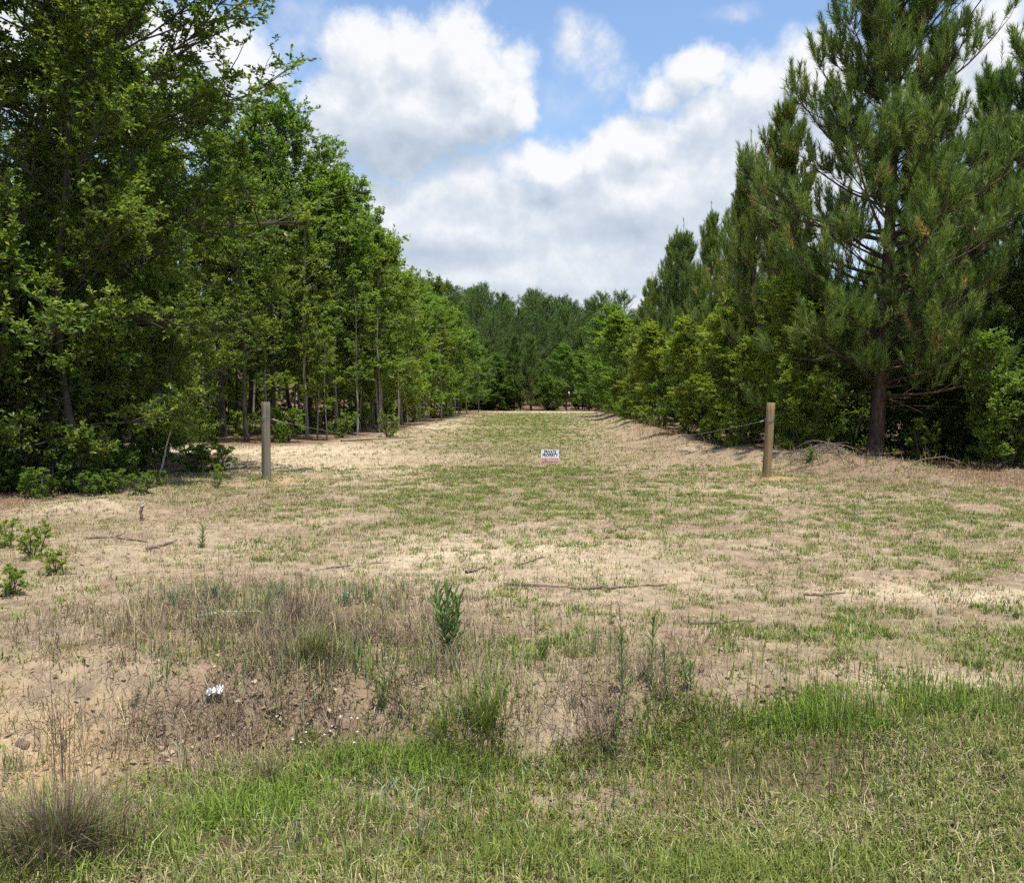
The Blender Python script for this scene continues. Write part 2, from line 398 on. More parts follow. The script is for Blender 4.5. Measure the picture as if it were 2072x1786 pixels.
def ground_mat():
    m, tr, b = new_mat('sandy_soil')
    tcn = tr.nodes.new('ShaderNodeTexCoord'); P = tcn.outputs['Object']
    n1 = noise(tr, P, 0.7, 6, 0.6); n2 = noise(tr, P, 6, 6, 0.65); n3 = noise(tr, P, 38, 6, 0.7); n4 = noise(tr, P, 160, 4, 0.7)
    sand = S(tr, attr(tr, 'sandy')); green = S(tr, attr(tr, 'green')); brown = S(tr, attr(tr, 'brown')); forest = S(tr, attr(tr, 'forest')); orange = S(tr, attr(tr, 'orange'))
    base = mix(tr, ((n2 - 0.5) * 2.0 + (n1 - 0.5) * 1.2 + sand * 0.6 + 0.28).clamp(), (0.215, 0.158, 0.104), (0.56, 0.45, 0.308))
    base = mix(tr, ((n3 - 0.5) * 2.0 + 0.25 - sand * 0.2).clamp() * 0.55, base, (0.27, 0.18, 0.115))
    # thin litter, straw and crumbs of soil
    speck = (n3.step(0.50, 0.66) * 0.45 + n4.step(0.55, 0.70) * 0.45) * (1.0 - sand * 0.45)
    base = mix(tr, speck.clamp(), base, (0.17, 0.112, 0.072))
    patch = noise(tr, P, 1.9, 7, 0.68)
    base = mix(tr, (patch.step(0.50, 0.66) * (0.85 - sand * 0.5) * (0.4 + n3)).clamp() * 0.8, base, mix(tr, n3, (0.14, 0.09, 0.058), (0.36, 0.255, 0.165)))
    bm_ = (brown * 1.2 + (n2 - 0.5) * 1.6 + (n3 - 0.5) * 1.0 - 0.15).clamp()
    base = mix(tr, bm_ * 0.8, base, mix(tr, n3, (0.13, 0.085, 0.058), (0.33, 0.225, 0.16)))
    gm = (green * 1.1 + (n2 - 0.5) * 1.4 + (n3 - 0.5) * 1.2 - 0.30).clamp()
    base = mix(tr, gm * 0.62, base, mix(tr, n3, (0.085, 0.095, 0.03), (0.25, 0.225, 0.085)))
    lm = (S(tr, attr(tr, 'lawn')) * 1.2 + (n2 - 0.5) * 1.2 + (n3 - 0.5) * 0.8 - 0.15).clamp()
    base = mix(tr, lm * 0.85, base, mix(tr, n3, (0.045, 0.036, 0.020), (0.15, 0.115, 0.062)))
    fm = (forest * 1.25 + (n2 - 0.5) * 0.9 - 0.12).clamp()
    base = mix(tr, fm * 0.93, base, mix(tr, n3, (0.07, 0.043, 0.028), (0.25, 0.155, 0.10)))
    base = mix(tr, (orange * 1.3 + (n2 - 0.5)).clamp(), base, mix(tr, n3, (0.42, 0.26, 0.10), (0.60, 0.40, 0.17)))
    tr.links.new(base, b.inputs['Base Color']); b.inputs['Roughness'].default_value = 0.95; b.inputs['Specular IOR Level'].default_value = 0.1
    bp = tr.nodes.new('ShaderNodeBump'); bp.inputs['Strength'].default_value = 0.8; bp.inputs['Distance'].default_value = 0.035
    hh = n2 * 0.6 + n3 * 0.7 + n4 * 0.22
    tr.links.new(hh.s, bp.inputs['Height']); tr.links.new(bp.outputs[0], b.inputs['Normal'])
    return m
M_GROUND = ground_mat()

# ------------------------------------------------------------------ ground: one sheet to the horizon
xs = 2.6 * np.sinh(np.linspace(-6.1, 6.1, 460))
ys = np.concatenate([np.linspace(-300, -8, 20), np.linspace(-7, 2.2, 30), np.linspace(2.25, 9, 190), 9.04 * (1200 / 9.04) ** np.linspace(0, 1, 260)])
GX, GY = np.meshgrid(xs, ys, indexing='ij')
gx, gy = GX.ravel(), GY.ravel()
gh = height(gx, gy)
gr, sa, br, fo, px, py = fields(gx, gy)
lw = np.where(gy > 0.5, lawn(px, py, gx, gy), 1.0)
gr = np.clip(gr, 0, 1) * (1 - lw)
orange = np.zeros(len(gx))
for p, a in ((PL, 1.0), (PR, 1.0)):
    orange += 0.45 * a * np.exp(-(((gx - p.x - 0.25) / 0.55) ** 2 + ((gy - p.y + 0.1) / 0.35) ** 2))
orange += 0.30 * blobs(px, py, [(130, 1420, 160, 60, 1), (60, 1460, 90, 60, .6)]) * (gy > 2)
I = np.arange(len(gx)).reshape(len(xs), len(ys))
Fq = np.stack([I[:-1, :-1], I[1:, :-1], I[1:, 1:], I[:-1, 1:]], -1).reshape(-1, 4)
gme = mesh('ground', np.stack([gx, gy, gh], 1), Fq, M_GROUND, {
    'green': ('FLOAT', 'POINT', gr), 'sandy': ('FLOAT', 'POINT', sa), 'brown': ('FLOAT', 'POINT', br), 'forest': ('FLOAT', 'POINT', fo), 'orange': ('FLOAT', 'POINT', np.clip(orange, 0, 1)), 'lawn': ('FLOAT', 'POINT', np.where(gy < 0.5, 1, lw))})
tag(link('ground', gme), kind='structure')

# ------------------------------------------------------------------ tubes, leaves
def tubes(P, Rr, k=5):
    """P (B,n,3), Rr (B,n) -> verts, quads"""
    B, n, _ = P.shape
    T = norm(np.gradient(P, axis=1))
    ref = np.where(np.abs(T[:, :1, 2:3]) > 0.9, np.array([1.0, 0, 0]), np.array([0, 0, 1.0]))
    U = norm(np.cross(T, np.broadcast_to(ref, T.shape))); W = np.cross(T, U)
    a = np.arange(k) * 2 * np.pi / k
    ring = U[:, :, None, :] * np.cos(a)[None, None, :, None] + W[:, :, None, :] * np.sin(a)[None, None, :, None]
    V = P[:, :, None, :] + ring * Rr[:, :, None, None]
    idx = np.arange(B * n * k).reshape(B, n, k)
    q = np.stack([idx[:, :-1, :], np.roll(idx, -1, 2)[:, :-1, :], np.roll(idx, -1, 2)[:, 1:, :], idx[:, 1:, :]], -1).reshape(-1, 4)
    return V.reshape(-1, 3), q
class Geo:
    def __init__(s): s.V, s.F, s.n = [], [], 0
    def add(s, V, F): s.V.append(V); s.F.append(F + s.n); s.n += len(V)
    def verts(s): return np.concatenate(s.V)
    def faces(s): return np.concatenate(s.F)

def curve_paths(r, start, d0, L, n, up=0.0, wob=0.08):
    """grow B curved paths: start (B,3), d0 (B,3) unit, L (B,), bending by up, wobbling by wob"""
    B = len(start); P = np.zeros((B, n, 3)); P[:, 0] = start
    d = d0.copy(); st = (L / (n - 1))[:, None]
    for i in range(1, n):
        d = norm(d + np.array([0, 0, 1.0]) * (np.asarray(up).reshape(-1, 1) if np.ndim(up) else up) / (n - 1) + r.normal(0, wob, (B, 3)))
        P[:, i] = P[:, i - 1] + d * st
    return P
def sample_path(P, s):
    """P (B,n,3), s (B,m) in 0..1 -> points (B,m,3), tangents"""
    n = P.shape[1]; f = np.clip(s, 0, 0.9999) * (n - 1); i = f.astype(int); u = (f - i)[..., None]
    b = np.arange(len(P))[:, None]
    return P[b, i] * (1 - u) + P[b, i + 1] * u, norm(P[b, i + 1] - P[b, i])

def leaves(r, pos, axis, nrm, L, W):
    """kite shaped leaves, folded a little on the midrib: 4 verts, 2 tris each"""
    side = norm(np.cross(axis, nrm)); nn = np.cross(side, axis)
    L = L[:, None]; W = W[:, None]
    v0 = pos; v2 = pos + axis * L - nn * L * 0.12
    mid = pos + axis * L * 0.58
    v1 = mid + side * W * 0.5 + nn * W * 0.16; v3 = mid - side * W * 0.5 + nn * W * 0.16
    V = np.stack([v0, v1, v2, v3], 1).reshape(-1, 3)
    b = np.arange(len(pos)) * 4
    F = np.stack([np.stack([b, b + 1, b + 2], 1), np.stack([b, b + 2, b + 3], 1)], 1).reshape(-1, 3)
    return V, F

def hardwood(seed, H, Rad, first=0.2, n1=30, n2=11, n3=6, n4=11, leafL=0.085, trunk_r=0.16, leaf=None, bark=None, flat=0.6, top=0.35, twigs=True, stems=1, droop=0.0, sparse=1.0, low=0.75, yellow=0.03, name='tree'):
    leaf = leaf or M_OAK; bark = bark or M_BARK
    r = np.random.default_rng(seed); G = Geo()
    allP = []
    for s in range(stems):
        st = np.array([[r.normal(0, 0.12 * (stems > 1)), r.normal(0, 0.12 * (stems > 1)), -0.15]])
        tilt = r.normal(0, 0.05 + 0.22 * (stems > 1), 3); tilt[2] = 1
        allP.append(curve_paths(r, st, norm(tilt[None]), np.array([H * (1 - 0.25 * s / max(1, stems)) * 0.96 + 0.15]), 14, 0.25, 0.045))
    TP = np.concatenate(allP)
    tt = np.linspace(0, 1, 14)
    tr_ = trunk_r * (1 - tt) ** 0.8 * (1 + 0.5 * np.exp(-tt * 14)) + 0.012
    G.add(*tubes(TP, np.broadcast_to(tr_, (stems, 14)).copy(), 9))
    # limbs
    s1 = first + (1 - first) * np.linspace(0, 0.98, n1)[None] ** 0.85 + r.normal(0, 0.012, (stems, n1))
    p, tg = sample_path(TP, s1); p = p.reshape(-1, 3); s1 = np.clip(s1.ravel(), 0.02, 0.98)
    B = len(p)
    azm = np.arange(B) * 2.39996 + r.normal(0, 0.5, B)
    u = (s1 - first) / (1 - first)
    prof = (low + (1 - low) * np.sin(np.clip(u, 0, 1) * math.pi * 0.9)) * (1 - np.clip(u, 0, 1) ** 2.2 * (1 - top))
    L1 = Rad * np.clip(prof, 0.12, 1.2) * r.uniform(0.65, 1.12, B)
    el = R(8) + R(58) * np.clip(u, 0, 1) ** 1.3 + r.normal(0, 0.14, B)
    d = np.stack([np.cos(azm) * np.cos(el), np.sin(azm) * np.cos(el), np.sin(el)], 1)
    P1 = curve_paths(r, p, d, L1, 8, 0.28 - droop, 0.10)
    t8 = np.linspace(0, 1, 8)
    r1 = np.clip(np.minimum(trunk_r * 0.36 * (1 - 0.75 * s1), 0.013 * L1 + 0.006), 0.006, None)[:, None] * (1 - t8 * 0.8)[None]
    G.add(*tubes(P1, r1, 5))
    # branches
    s2 = r.uniform(0.22, 1.0, (B, n2)); q, tg = sample_path(P1, s2)
    d2 = norm(tg + r.normal(0, 0.75, tg.shape) * np.array([1, 1, flat]) + np.array([0, 0, 0.12 - droop * 0.5]))
    L2 = (L1[:, None] * (0.50 - 0.26 * s2) * r.uniform(0.6, 1.25, s2.shape)).clip(min(0.18, Rad * 0.08))
    P2 = curve_paths(r, q.reshape(-1, 3), d2.reshape(-1, 3), L2.ravel(), 5, 0.12 - droop * 0.6, 0.13)
    # the limb's own tip carries foliage as well
    t5 = np.linspace(0, 1, 5)
    r2 = np.clip(0.010 * L2.ravel() + 0.004, 0.004, 0.03)[:, None] * (1 - 0.75 * t5)[None]
    G.add(*tubes(P2, r2, 3))
    # twigs
    B2 = len(P2); s3 = r.uniform(0.25, 1.0, (B2, n3)); q, tg = sample_path(P2, s3)
    d3 = norm(tg + r.normal(0, 0.85, tg.shape) * np.array([1, 1, flat]) + np.array([0, 0, 0.1 - droop]))
    L3 = r.uniform(0.16, 0.42, s3.shape) * min(1.0, max(0.25, Rad / 2.2))
    keep = r.random(s3.size) < sparse
    P3 = curve_paths(r, q.reshape(-1, 3)[keep], d3.reshape(-1, 3)[keep], L3.ravel()[keep], 3, 0.05 - droop * 0.5, 0.12)
    if twigs:
        G.add(*tubes(P3, np.broadcast_to(np.array([0.0035, 0.003, 0.0015]), P3.shape[:2]).copy(), 3))
    # leaves
    B3 = len(P3); s4 = r.uniform(0.15, 1.05, (B3, n4)); q, tg = sample_path(P3, s4)
    ax = norm(tg * 0.7 + r.normal(0, 0.8, tg.shape) * np.array([1, 1, 0.55]) + np.array([0, 0, -0.05])).reshape(-1, 3)
    nr = norm(r.normal(0, 0.65, ax.shape) + np.array([0, 0, 1.0]))
    N = len(ax); Ls = leafL * r.uniform(0.65, 1.25, N); Ws = Ls * r.uniform(0.42, 0.62, N)
    LV, LF = leaves(r, q.reshape(-1, 3), ax, nr, Ls, Ws)
    cl = np.repeat(np.repeat(r.random(B2), n3)[keep], n4)     # tint shared by a spray, with some scatter
    tint = np.clip(0.15 + 0.55 * cl + r.normal(0, 0.16, N), 0, 0.93)
    yel = r.random(N) < yellow; tint[yel] = r.uniform(0.93, 1.0, yel.sum())
    tm = mesh(name + '_trunk', G.verts(), G.faces(), bark)
    cm = mesh(name + '_crown', LV, LF, leaf, {'tint': ('FLOAT', 'FACE', np.repeat(tint, 2))})
    return tm, cm

def needles(r, P, m, L, Wd, spread=(0.30, 0.85)):
    """long needles round each shoot; P (B,n,3) shoots"""
    B = len(P); s = r.uniform(0.0, 1.0, (B, m)); q, tg = sample_path(P, s)
    ph = r.normal(0, 1, tg.shape); ph = norm(ph - (ph * tg).sum(-1, keepdims=True) * tg)
    sp = r.uniform(*spread, (B, m, 1)) * (1.15 - 0.55 * s[..., None])
    ax = norm(tg * np.cos(sp) + ph * np.sin(sp)); ax = norm(ax + np.array([0, 0, -0.08]))
    q = q.reshape(-1, 3); ax = ax.reshape(-1, 3); N = len(q)
    sd = norm(np.cross(ax, r.normal(0, 1, ax.shape)))
    l = (L * r.uniform(0.7, 1.15, N))[:, None]; wv = (Wd * r.uniform(0.7, 1.3, N))[:, None]
    tip = q + ax * l + np.array([0, 0, -0.10]) * l * r.random((N, 1))
    V = np.stack([q - sd * wv * 0.5, q + sd * wv * 0.5, tip], 1).reshape(-1, 3)
    return V, np.arange(N * 3).reshape(N, 3)

def pine(seed, H, Rad, first=0.16, gap=0.46, nb=5, n2=9, n3=2, m=60, nl=0.19, nw=0.006, trunk_r=0.19, lean=0.0, shoot=0.30, lowdead=4, name='pine', upb=0.9):
    r = np.random.default_rng(seed); G = Geo()
    TP = curve_paths(r, np.array([[0, 0, -0.2]]), norm(np.array([[math.sin(lean), 0, math.cos(lean)]])), np.array([H + 0.2]), 18, 0.05, 0.012)
    tt = np.linspace(0, 1, 18)
    G.add(*tubes(TP, (trunk_r * (1 - tt) ** 0.75 * (1 + 0.35 * np.exp(-tt * 16)) + 0.012)[None], 10))
    hs_ = np.arange(first * H, H - 0.25, gap); hs_ = hs_ + r.normal(0, 0.08, len(hs_))
    s1 = np.repeat(hs_ / H, nb); B = len(s1)
    s1 = np.clip(s1 + r.normal(0, 0.006, B), 0.02, 0.985)
    p, _ = sample_path(TP, s1[None]); p = p[0]
    u = np.clip((s1 - first) / (1 - first), 0, 1)
    prof = np.interp(u, [0, 0.12, 0.3, 0.6, 0.85, 1], [0.72, 0.98, 1.0, 0.70, 0.33, 0.08])
    L1 = Rad * prof * r.uniform(0.50, 1.25, B)
    azm = np.arange(B) * (2 * math.pi / nb) + np.repeat(r.uniform(0, 6.28, len(hs_)), nb) + r.normal(0, 0.25, B)
    el = R(-2) + R(52) * u ** 1.1 + r.normal(0, 0.13, B)
    d = np.stack([np.cos(azm) * np.cos(el), np.sin(azm) * np.cos(el), np.sin(el)], 1)
    P1 = curve_paths(r, p, d, L1, 9, 0.35 + 0.55 * u, 0.055)
    t9 = np.linspace(0, 1, 9)
    G.add(*tubes(P1, np.clip(0.012 * L1 + 0.006, 0.008, 0.05)[:, None] * (1 - 0.78 * t9)[None], 5))
    s2 = np.concatenate([r.uniform(0.10, 0.98, (B, n2)) ** 0.8, np.full((B, 1), 0.97)], 1); q, tg = sample_path(P1, s2)
    side = norm(np.cross(tg, np.array([0, 0, 1.0]))) * np.where(r.random(s2.shape) < 0.5, -1, 1)[..., None]
    d2 = norm(tg * 0.95 + side * r.uniform(0.35, 1.1, (*s2.shape, 1)) + r.normal(0, 0.22, tg.shape) + np.array([0, 0, 0.18]))
    L2 = (L1[:, None] * (0.42 - 0.22 * s2) * r.uniform(0.6, 1.2, s2.shape)).clip(0.22, 1.1); d2[:, -1] = tg[:, -1]
    P2 = curve_paths(r, q.reshape(-1, 3), d2.reshape(-1, 3), L2.ravel(), 5, upb, 0.07)
    G.add(*tubes(P2, np.broadcast_to(np.linspace(0.009, 0.004, 5), P2.shape[:2]).copy(), 3))
    # shoots: the end of every side branch plus short ones beside it
    tipq, tipt = sample_path(P2, np.full((len(P2), 1), 0.9))
    s3 = r.uniform(0.35, 0.95, (len(P2), n3)); q3, t3 = sample_path(P2, s3)
    d3 = norm(t3 + r.normal(0, 0.55, t3.shape) + np.array([0, 0, 0.45]))
    st = np.concatenate([tipq, q3], 1).reshape(-1, 3); dd = np.concatenate([tipt, d3], 1).reshape(-1, 3)
    Ls = shoot * r.uniform(0.6, 1.25, len(st))
    P3 = curve_paths(r, st, dd, Ls, 4, 0.6, 0.05)
    P3 = np.concatenate([P3, curve_paths(r, TP[:, -1], np.array([[0, 0, 1.0]]), np.array([0.8]), 4, 0, 0.02)])
    G.add(*tubes(P3, np.broadcast_to(np.linspace(0.005, 0.003, 4), P3.shape[:2]).copy(), 3))
    V, F = needles(r, P3, m, nl, nw)
    cl = np.repeat(r.random(len(P3)), m)
    tint = np.clip(0.02 + 0.75 * cl + r.normal(0, 0.12, len(cl)), 0, 0.92)
    br_ = np.repeat(r.random(len(P3)) < 0.02, m); tint[br_] = r.uniform(0.93, 1, br_.sum())
    if lowdead:
        nd = lowdead * 5; hq = r.uniform(0.08, first + 0.08, nd)
        p, _ = sample_path(TP, hq[None]); a = r.uniform(0, 6.28, nd); e = r.normal(-0.05, 0.2, nd)
        P4 = curve_paths(r, p[0], np.stack([np.cos(a) * np.cos(e), np.sin(a) * np.cos(e), np.sin(e)], 1), r.uniform(0.5, 1.9, nd), 6, -0.1, 0.10)
        G.add(*tubes(P4, np.broadcast_to(np.linspace(0.013, 0.003, 6), P4.shape[:2]).copy(), 4))
    return mesh(name + '_trunk', G.verts(), G.faces(), M_PINEBARK), mesh(name + '_crown', V, F, M_NEEDLE, {'tint': ('FLOAT', 'FACE', tint)})

def far_pine(seed, H, Rad):
    r = np.random.default_rng(seed); G = Geo()
    TP = curve_paths(r, np.array([[0, 0, -0.5]]), np.array([[0, 0, 1.0]]), np.array([H]), 8, 0, 0.01)
    G.add(*tubes(TP, np.linspace(0.17, 0.03, 8)[None], 6))
    nT = G.n; nf = sum(len(f) for f in G.F)
    B = 120; u = np.linspace(0, 1, B); hq = 0.24 + 0.74 * u
    p, _ = sample_path(TP, hq[None]); a = np.arange(B) * 2.4 + r.normal(0, .4, B); e = R(0) + R(40) * u + r.normal(0, .22, B)
    L = Rad * np.interp(u, [0, .25, .6, .85, 1], [.6, .9, 1, .75, .35]) * r.uniform(.6, 1.15, B)
    P1 = curve_paths(r, p[0], np.stack([np.cos(a) * np.cos(e), np.sin(a) * np.cos(e), np.sin(e)], 1), L, 5, .5, .06)
    G.add(*tubes(P1, np.broadcast_to(np.linspace(.03, .01, 5), P1.shape[:2]).copy(), 3))
    nf = sum(len(f) for f in G.F)
    s = r.uniform(.35, 1, (B, 9)); q, tg = sample_path(P1, s)
    d = norm(tg + r.normal(0, .7, tg.shape) + np.array([0, 0, .5]))
    P3 = curve_paths(r, q.reshape(-1, 3), d.reshape(-1, 3), r.uniform(.3, .6, B * 9), 4, .4, .05)
    V, F = needles(r, P3, 26, 0.26, 0.020, (0.5, 1.15))
    cl = np.repeat(r.random(len(P3)), 26); tint = np.clip(0.05 + .55 * cl + r.normal(0, .12, len(cl)), 0, .9)
    tv, tf = G.verts(), G.faces()
    return mesh('stand_pine', np.concatenate([tv, V]), [tf, F + len(tv)], [M_PINEBARK, M_NEEDLE], {'tint': ('FLOAT', 'FACE', np.concatenate([np.zeros(len(tf)), tint]))},
                midx=np.concatenate([np.zeros(len(tf)), np.ones(len(F))]))

def plant(kind, name, parts, px=None, D=None, H=1.0, H0=1.0, rz=None, tint=(1, 1, 1), label=None, cat='tree', group=None, x=None, y=None, wide=1.0, pnames=('trunk', 'crown')):
    """put a tree or shrub: parts are shared meshes"""
    if x is None: x, y = (px - CX) / FPX * D, D
    k = H / H0
    o = empty(name, (x, y, hz(x, y)), random.uniform(0, 6.28) if rz is None else rz, (k * wide, k * wide, k))
    for nm, me in zip(pnames, parts):
        c = link(nm, me, o)
        if nm in ('crown', 'foliage'): c.color = (*tint, 1)
    return tag(o, label, cat, group)
def jit(a=0.12):
    v = random.uniform(1 - a, 1 + a); return (v * random.uniform(0.92, 1.12), v, v * random.uniform(0.85, 1.1))

# ------------------------------------------------------------------ tree kinds
OAK_H = 13.0
oakA = hardwood(101, 13, 4.6, 0.09, 62, 14, 7, 13, 0.097, 0.115, flat=0.42, name='broad_oak', top=0.6)
oakB = hardwood(102, 13, 3.6, 0.08, 56, 13, 7, 13, 0.097, 0.11, flat=0.42, name='broad_oak', top=0.6)
oakF = hardwood(105, 10, 2.9, 0.03, 52, 12, 7, 13, 0.09, 0.055, flat=0.42, name='leafy_oak', top=0.6)
oakM = [hardwood(110 + i, 12, 3.2, 0.17, 46, 11, 6, 12, 0.112, 0.085, flat=0.45, name='wood_oak', top=0.58) for i in range(3)]
gum = [hardwood(120 + i, 8, 2.5, 0.10, 38, 11, 6, 13, 0.108, 0.08, leaf=M_GUM, name='light_tree', top=0.5, yellow=0.05) for i in range(2)]
sparse = hardwood(130, 10, 2.1, 0.30, 22, 8, 5, 8, 0.12, 0.08, leaf=M_GUM, name='airy_tree', top=0.6, sparse=0.5, yellow=0.05)
slim = [hardwood(140 + i, 10, 1.7, 0.30, 22, 8, 4, 9, 0.14, 0.048, bark=M_PALEBARK if i else M_BARK, name='slender_tree', top=0.5, twigs=False) for i in range(3)]
bush = [hardwood(150 + i, 4.5, 1.7, 0.04, 18, 10, 5, 10, 0.10, 0.035, leaf=(M_GUM, M_OAK)[i % 2], name='bush', stems=3, top=0.6, yellow=0.05) for i in range(3)]
lowb = [hardwood(160 + i, 0.85, 0.42, 0.12, 7, 4, 4, 6, 0.062, 0.008, flat=0.5, leaf=(M_GUM, M_OAK)[i % 2], name='low_bush', stems=4, top=0.7, twigs=False, yellow=0.04) for i in range(3)]
pineH = pine(201, 14.0, 3.1, 0.12, 0.40, 6, 10, 2, 66, 0.21, 0.013, 0.16, R(2.2), 0.42, name='tall_pine')
pineM = [pine(210 + i, 10.2, 2.25, 0.10, 0.60, 5, 8, 2, 66, 0.20, 0.0125, 0.12, 0, 0.46, name='young_pine') for i in range(3)]
gumL = [hardwood(170 + i, 8, 2.5, 0.14, 38, 11, 6, 12, 0.112, 0.055, leaf=M_GUM, bark=M_PALEBARK, name='edge_tree', top=0.6, yellow=0.05) for i in range(2)]
pineF = [far_pine(230 + i, 14.0, 2.5 + 0.25 * i) for i in range(3)]

# ------------------------------------------------------------------ the left wood
plant(0, 'oak_tree', oakA, 90, 16.5, 14.5, 13, rz=0.4, tint=(0.8, 0.88, 0.85), label='huge dark leafy oak filling the upper left corner, its long limbs reaching over the clearing', group='trees along the left edge of the clearing')
plant(0, 'oak_tree', oakB, 235, 21.0, 11.2, 13, rz=2.2, tint=(0.9, 0.95, 0.9), label='full leafy oak right behind the bent pale sapling, low boughs near the ground', group='trees along the left edge of the clearing')
plant(0, 'oak_tree', oakF, 165, 15.3, 9.6, 10, rz=2.9, tint=(0.95, 0.97, 0.9), label='oak in front of the huge dark corner oak, its lit leaves hiding the trunk', group='trees along the left edge of the clearing')
plant(0, 'oak_tree', oakF, 262, 22.5, 7.6, 10, rz=0.9, tint=(1.0, 1.02, 0.9), label='leafy young oak behind and left of the bent pale sapling, leaves down to the ground', group='trees along the left edge of the clearing')
plant(0, 'oak_tree', oakB, -260, 15.0, 13, 13, rz=4.0, tint=(0.75, 0.82, 0.8), label='dark oak at the left frame edge, only its boughs in view', group='trees along the left edge of the clearing')
plant(0, 'oak_tree', oakM[0], 110, 22.5, 12, 12, rz=1.0, tint=(0.8, 0.88, 0.85), label='shaded oak standing behind the huge dark corner oak', group='trees along the left edge of the clearing')
for (p_, D, H, i, lb) in [(45, 16.6, 4.2, 1, 'tall dark shrub in front of the huge corner oak'), (165, 18.2, 4.6, 2, 'leafy shrub at the foot of the corner oak, right of its trunk'), (262, 19.6, 4.0, 1, 'shrub with light leaves just left of the bent pale sapling'), (-60, 15.0, 4.6, 1, 'shrub at the left frame edge under the oak boughs')]:
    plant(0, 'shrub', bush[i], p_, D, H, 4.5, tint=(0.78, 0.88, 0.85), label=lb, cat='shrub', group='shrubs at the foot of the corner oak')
LEFT = [  # px, distance, height, kind, tint, label
    (325, 33, 12.5, oakM[1], (0.85, 0.95, 0.9), 'oak behind the sandy side track, mostly hidden by the near leafy oak'),
    (452, 34, 13.4, oakM[0], (0.9, 1.0, 0.95), 'tall oak with a stout dark trunk, highest of those beyond the side track'),
    (548, 36, 12.6, oakM[2], (0.95, 1.1, 1.0), 'tall rounded oak just above the weathered grey post'),
    (590, 42, 12.6, oakM[0], (0.95, 1.1, 1.0), 'oak filling the gap behind the rounded one above the grey post'),
    (660, 45, 11.2, oakM[2], (1.0, 1.1, 0.95), 'oak farther back whose crown fills the slope of tree tops'),
    (735, 47, 10.0, oakM[1], (0.95, 1.05, 0.95), 'small oak behind the airy thin tree'),
    (500, 38, 12.6, oakM[1], (0.9, 1.05, 1.0), 'oak just right of the one with the stout dark trunk'),
    (622, 39, 11.6, oakM[1], (1.0, 1.15, 1.0), 'leafy oak with an even sloping crown beside the rounded one above the grey post'),
    (684, 38, 9.9, gumL[0], (0.85, 0.95, 0.9), 'mid green tree with a pale slim trunk at the bend of the side track'),
    (770, 40, 10.6, sparse, (0.9, 0.95, 0.9), 'airy thin tree whose sparse twigs stand out against the clouds'),
    (765, 43, 8.6, gumL[1], (0.95, 1.0, 0.9), 'bushy light green tree below the airy thin one'),
    (815, 48, 8.3, gumL[0], (1.1, 1.05, 0.8), 'yellowish green tree on the left edge, halfway down the clearing'),
    (850, 54, 8.0, gumL[1], (0.95, 1.05, 0.9), 'bright green tree behind the yellowish one on the left edge'),
    (890, 60, 7.6, gumL[0], (0.9, 1.05, 0.9), 'fresh green tree standing before the dark pine hill on the left'),
    (915, 67, 7.6, gumL[1], (0.85, 1.0, 0.9), 'rounded green tree on the left edge, third from the far end'),
    (945, 75, 6.6, gumL[0], (0.8, 0.95, 0.9), 'small green tree on the left edge, next to last before the far end'),
    (968, 82, 5.6, gumL[1], (0.75, 0.9, 0.9), 'small dark green tree closing the left edge at the far end'),
]
for (p_, D, H, kd, tn, lb) in LEFT:
    H0 = {id(oakM[0]): 12, id(oakM[1]): 12, id(oakM[2]): 12, id(gumL[0]): 8, id(gumL[1]): 8, id(sparse): 10}[id(kd)]
    nm = 'oak_tree' if H0 == 12 else 'broadleaf_tree'
    plant(0, nm, kd, p_, D, H, H0, tint=tn, label=lb, group='trees along the left edge of the clearing')
# slender trees inside the wood
rr = np.random.default_rng(5)
pts = []
tries = 0
while len(pts) < 80 and tries < 6000:
    tries += 1
    y = rr.uniform(29.5, 88); x = edge_left(y) - 0.8 - abs(rr.normal(0, 9))
    if abs(x) > 0.66 * y: continue
    if all((x - a) ** 2 + (y - b) ** 2 > 2.0 ** 2 for a, b in pts): pts.append((x, y))
for i, (x, y) in enumerate(pts):
    big = i % 4 == 0
    plant(0, 'slender_tree', oakM[i % 3] if big else slim[i % 3], x=x, y=y, H=rr.uniform(8, 11) * (1 - 0.3 * sstep(45, 88, y)), H0=12 if big else 10, tint=jit(0.15),
          label='slender shaded tree among many inside the wood left of the clearing', group='slender trees inside the left wood')
for i in range(22):
    y = 30.5 + 50 * ((i + rr.random()) / 22) ** 1.3; x = edge_left(y) - rr.uniform(-0.2, 2.6)
    plant(0, 'slender_tree', slim[1 + i % 2], x=x, y=y, H=rr.uniform(4, 8.5) * (1 - 0.25 * sstep(50, 85, y)), H0=10, tint=jit(0.12), label='thin pale stemmed young tree on the very edge of the left wood', group='pale thin trees on the left edge')
for i in range(22):
    y = rr.uniform(31, 80); x = edge_left(y) - rr.uniform(1.5, 20)
    if abs(x) > 0.66 * y: continue
    plant(0, 'shrub', bush[i % 3], x=x, y=y, H=rr.uniform(1.6, 3.4), H0=4.5, tint=jit(.12), label='shrub in the shade between the trunks of the left wood', cat='shrub', group='shrubs inside the left wood')
for i in range(16):
    y = rr.uniform(16.5, 25); x = rr.uniform(-16, -8.3)
    plant(0, 'slender_tree', slim[i % 3], x=x, y=y, H=rr.uniform(6, 10), H0=10, tint=(0.8, 0.85, 0.85),
          label='thin dark stemmed tree in the shade under the huge corner oak', group='thin trees under the corner oak')

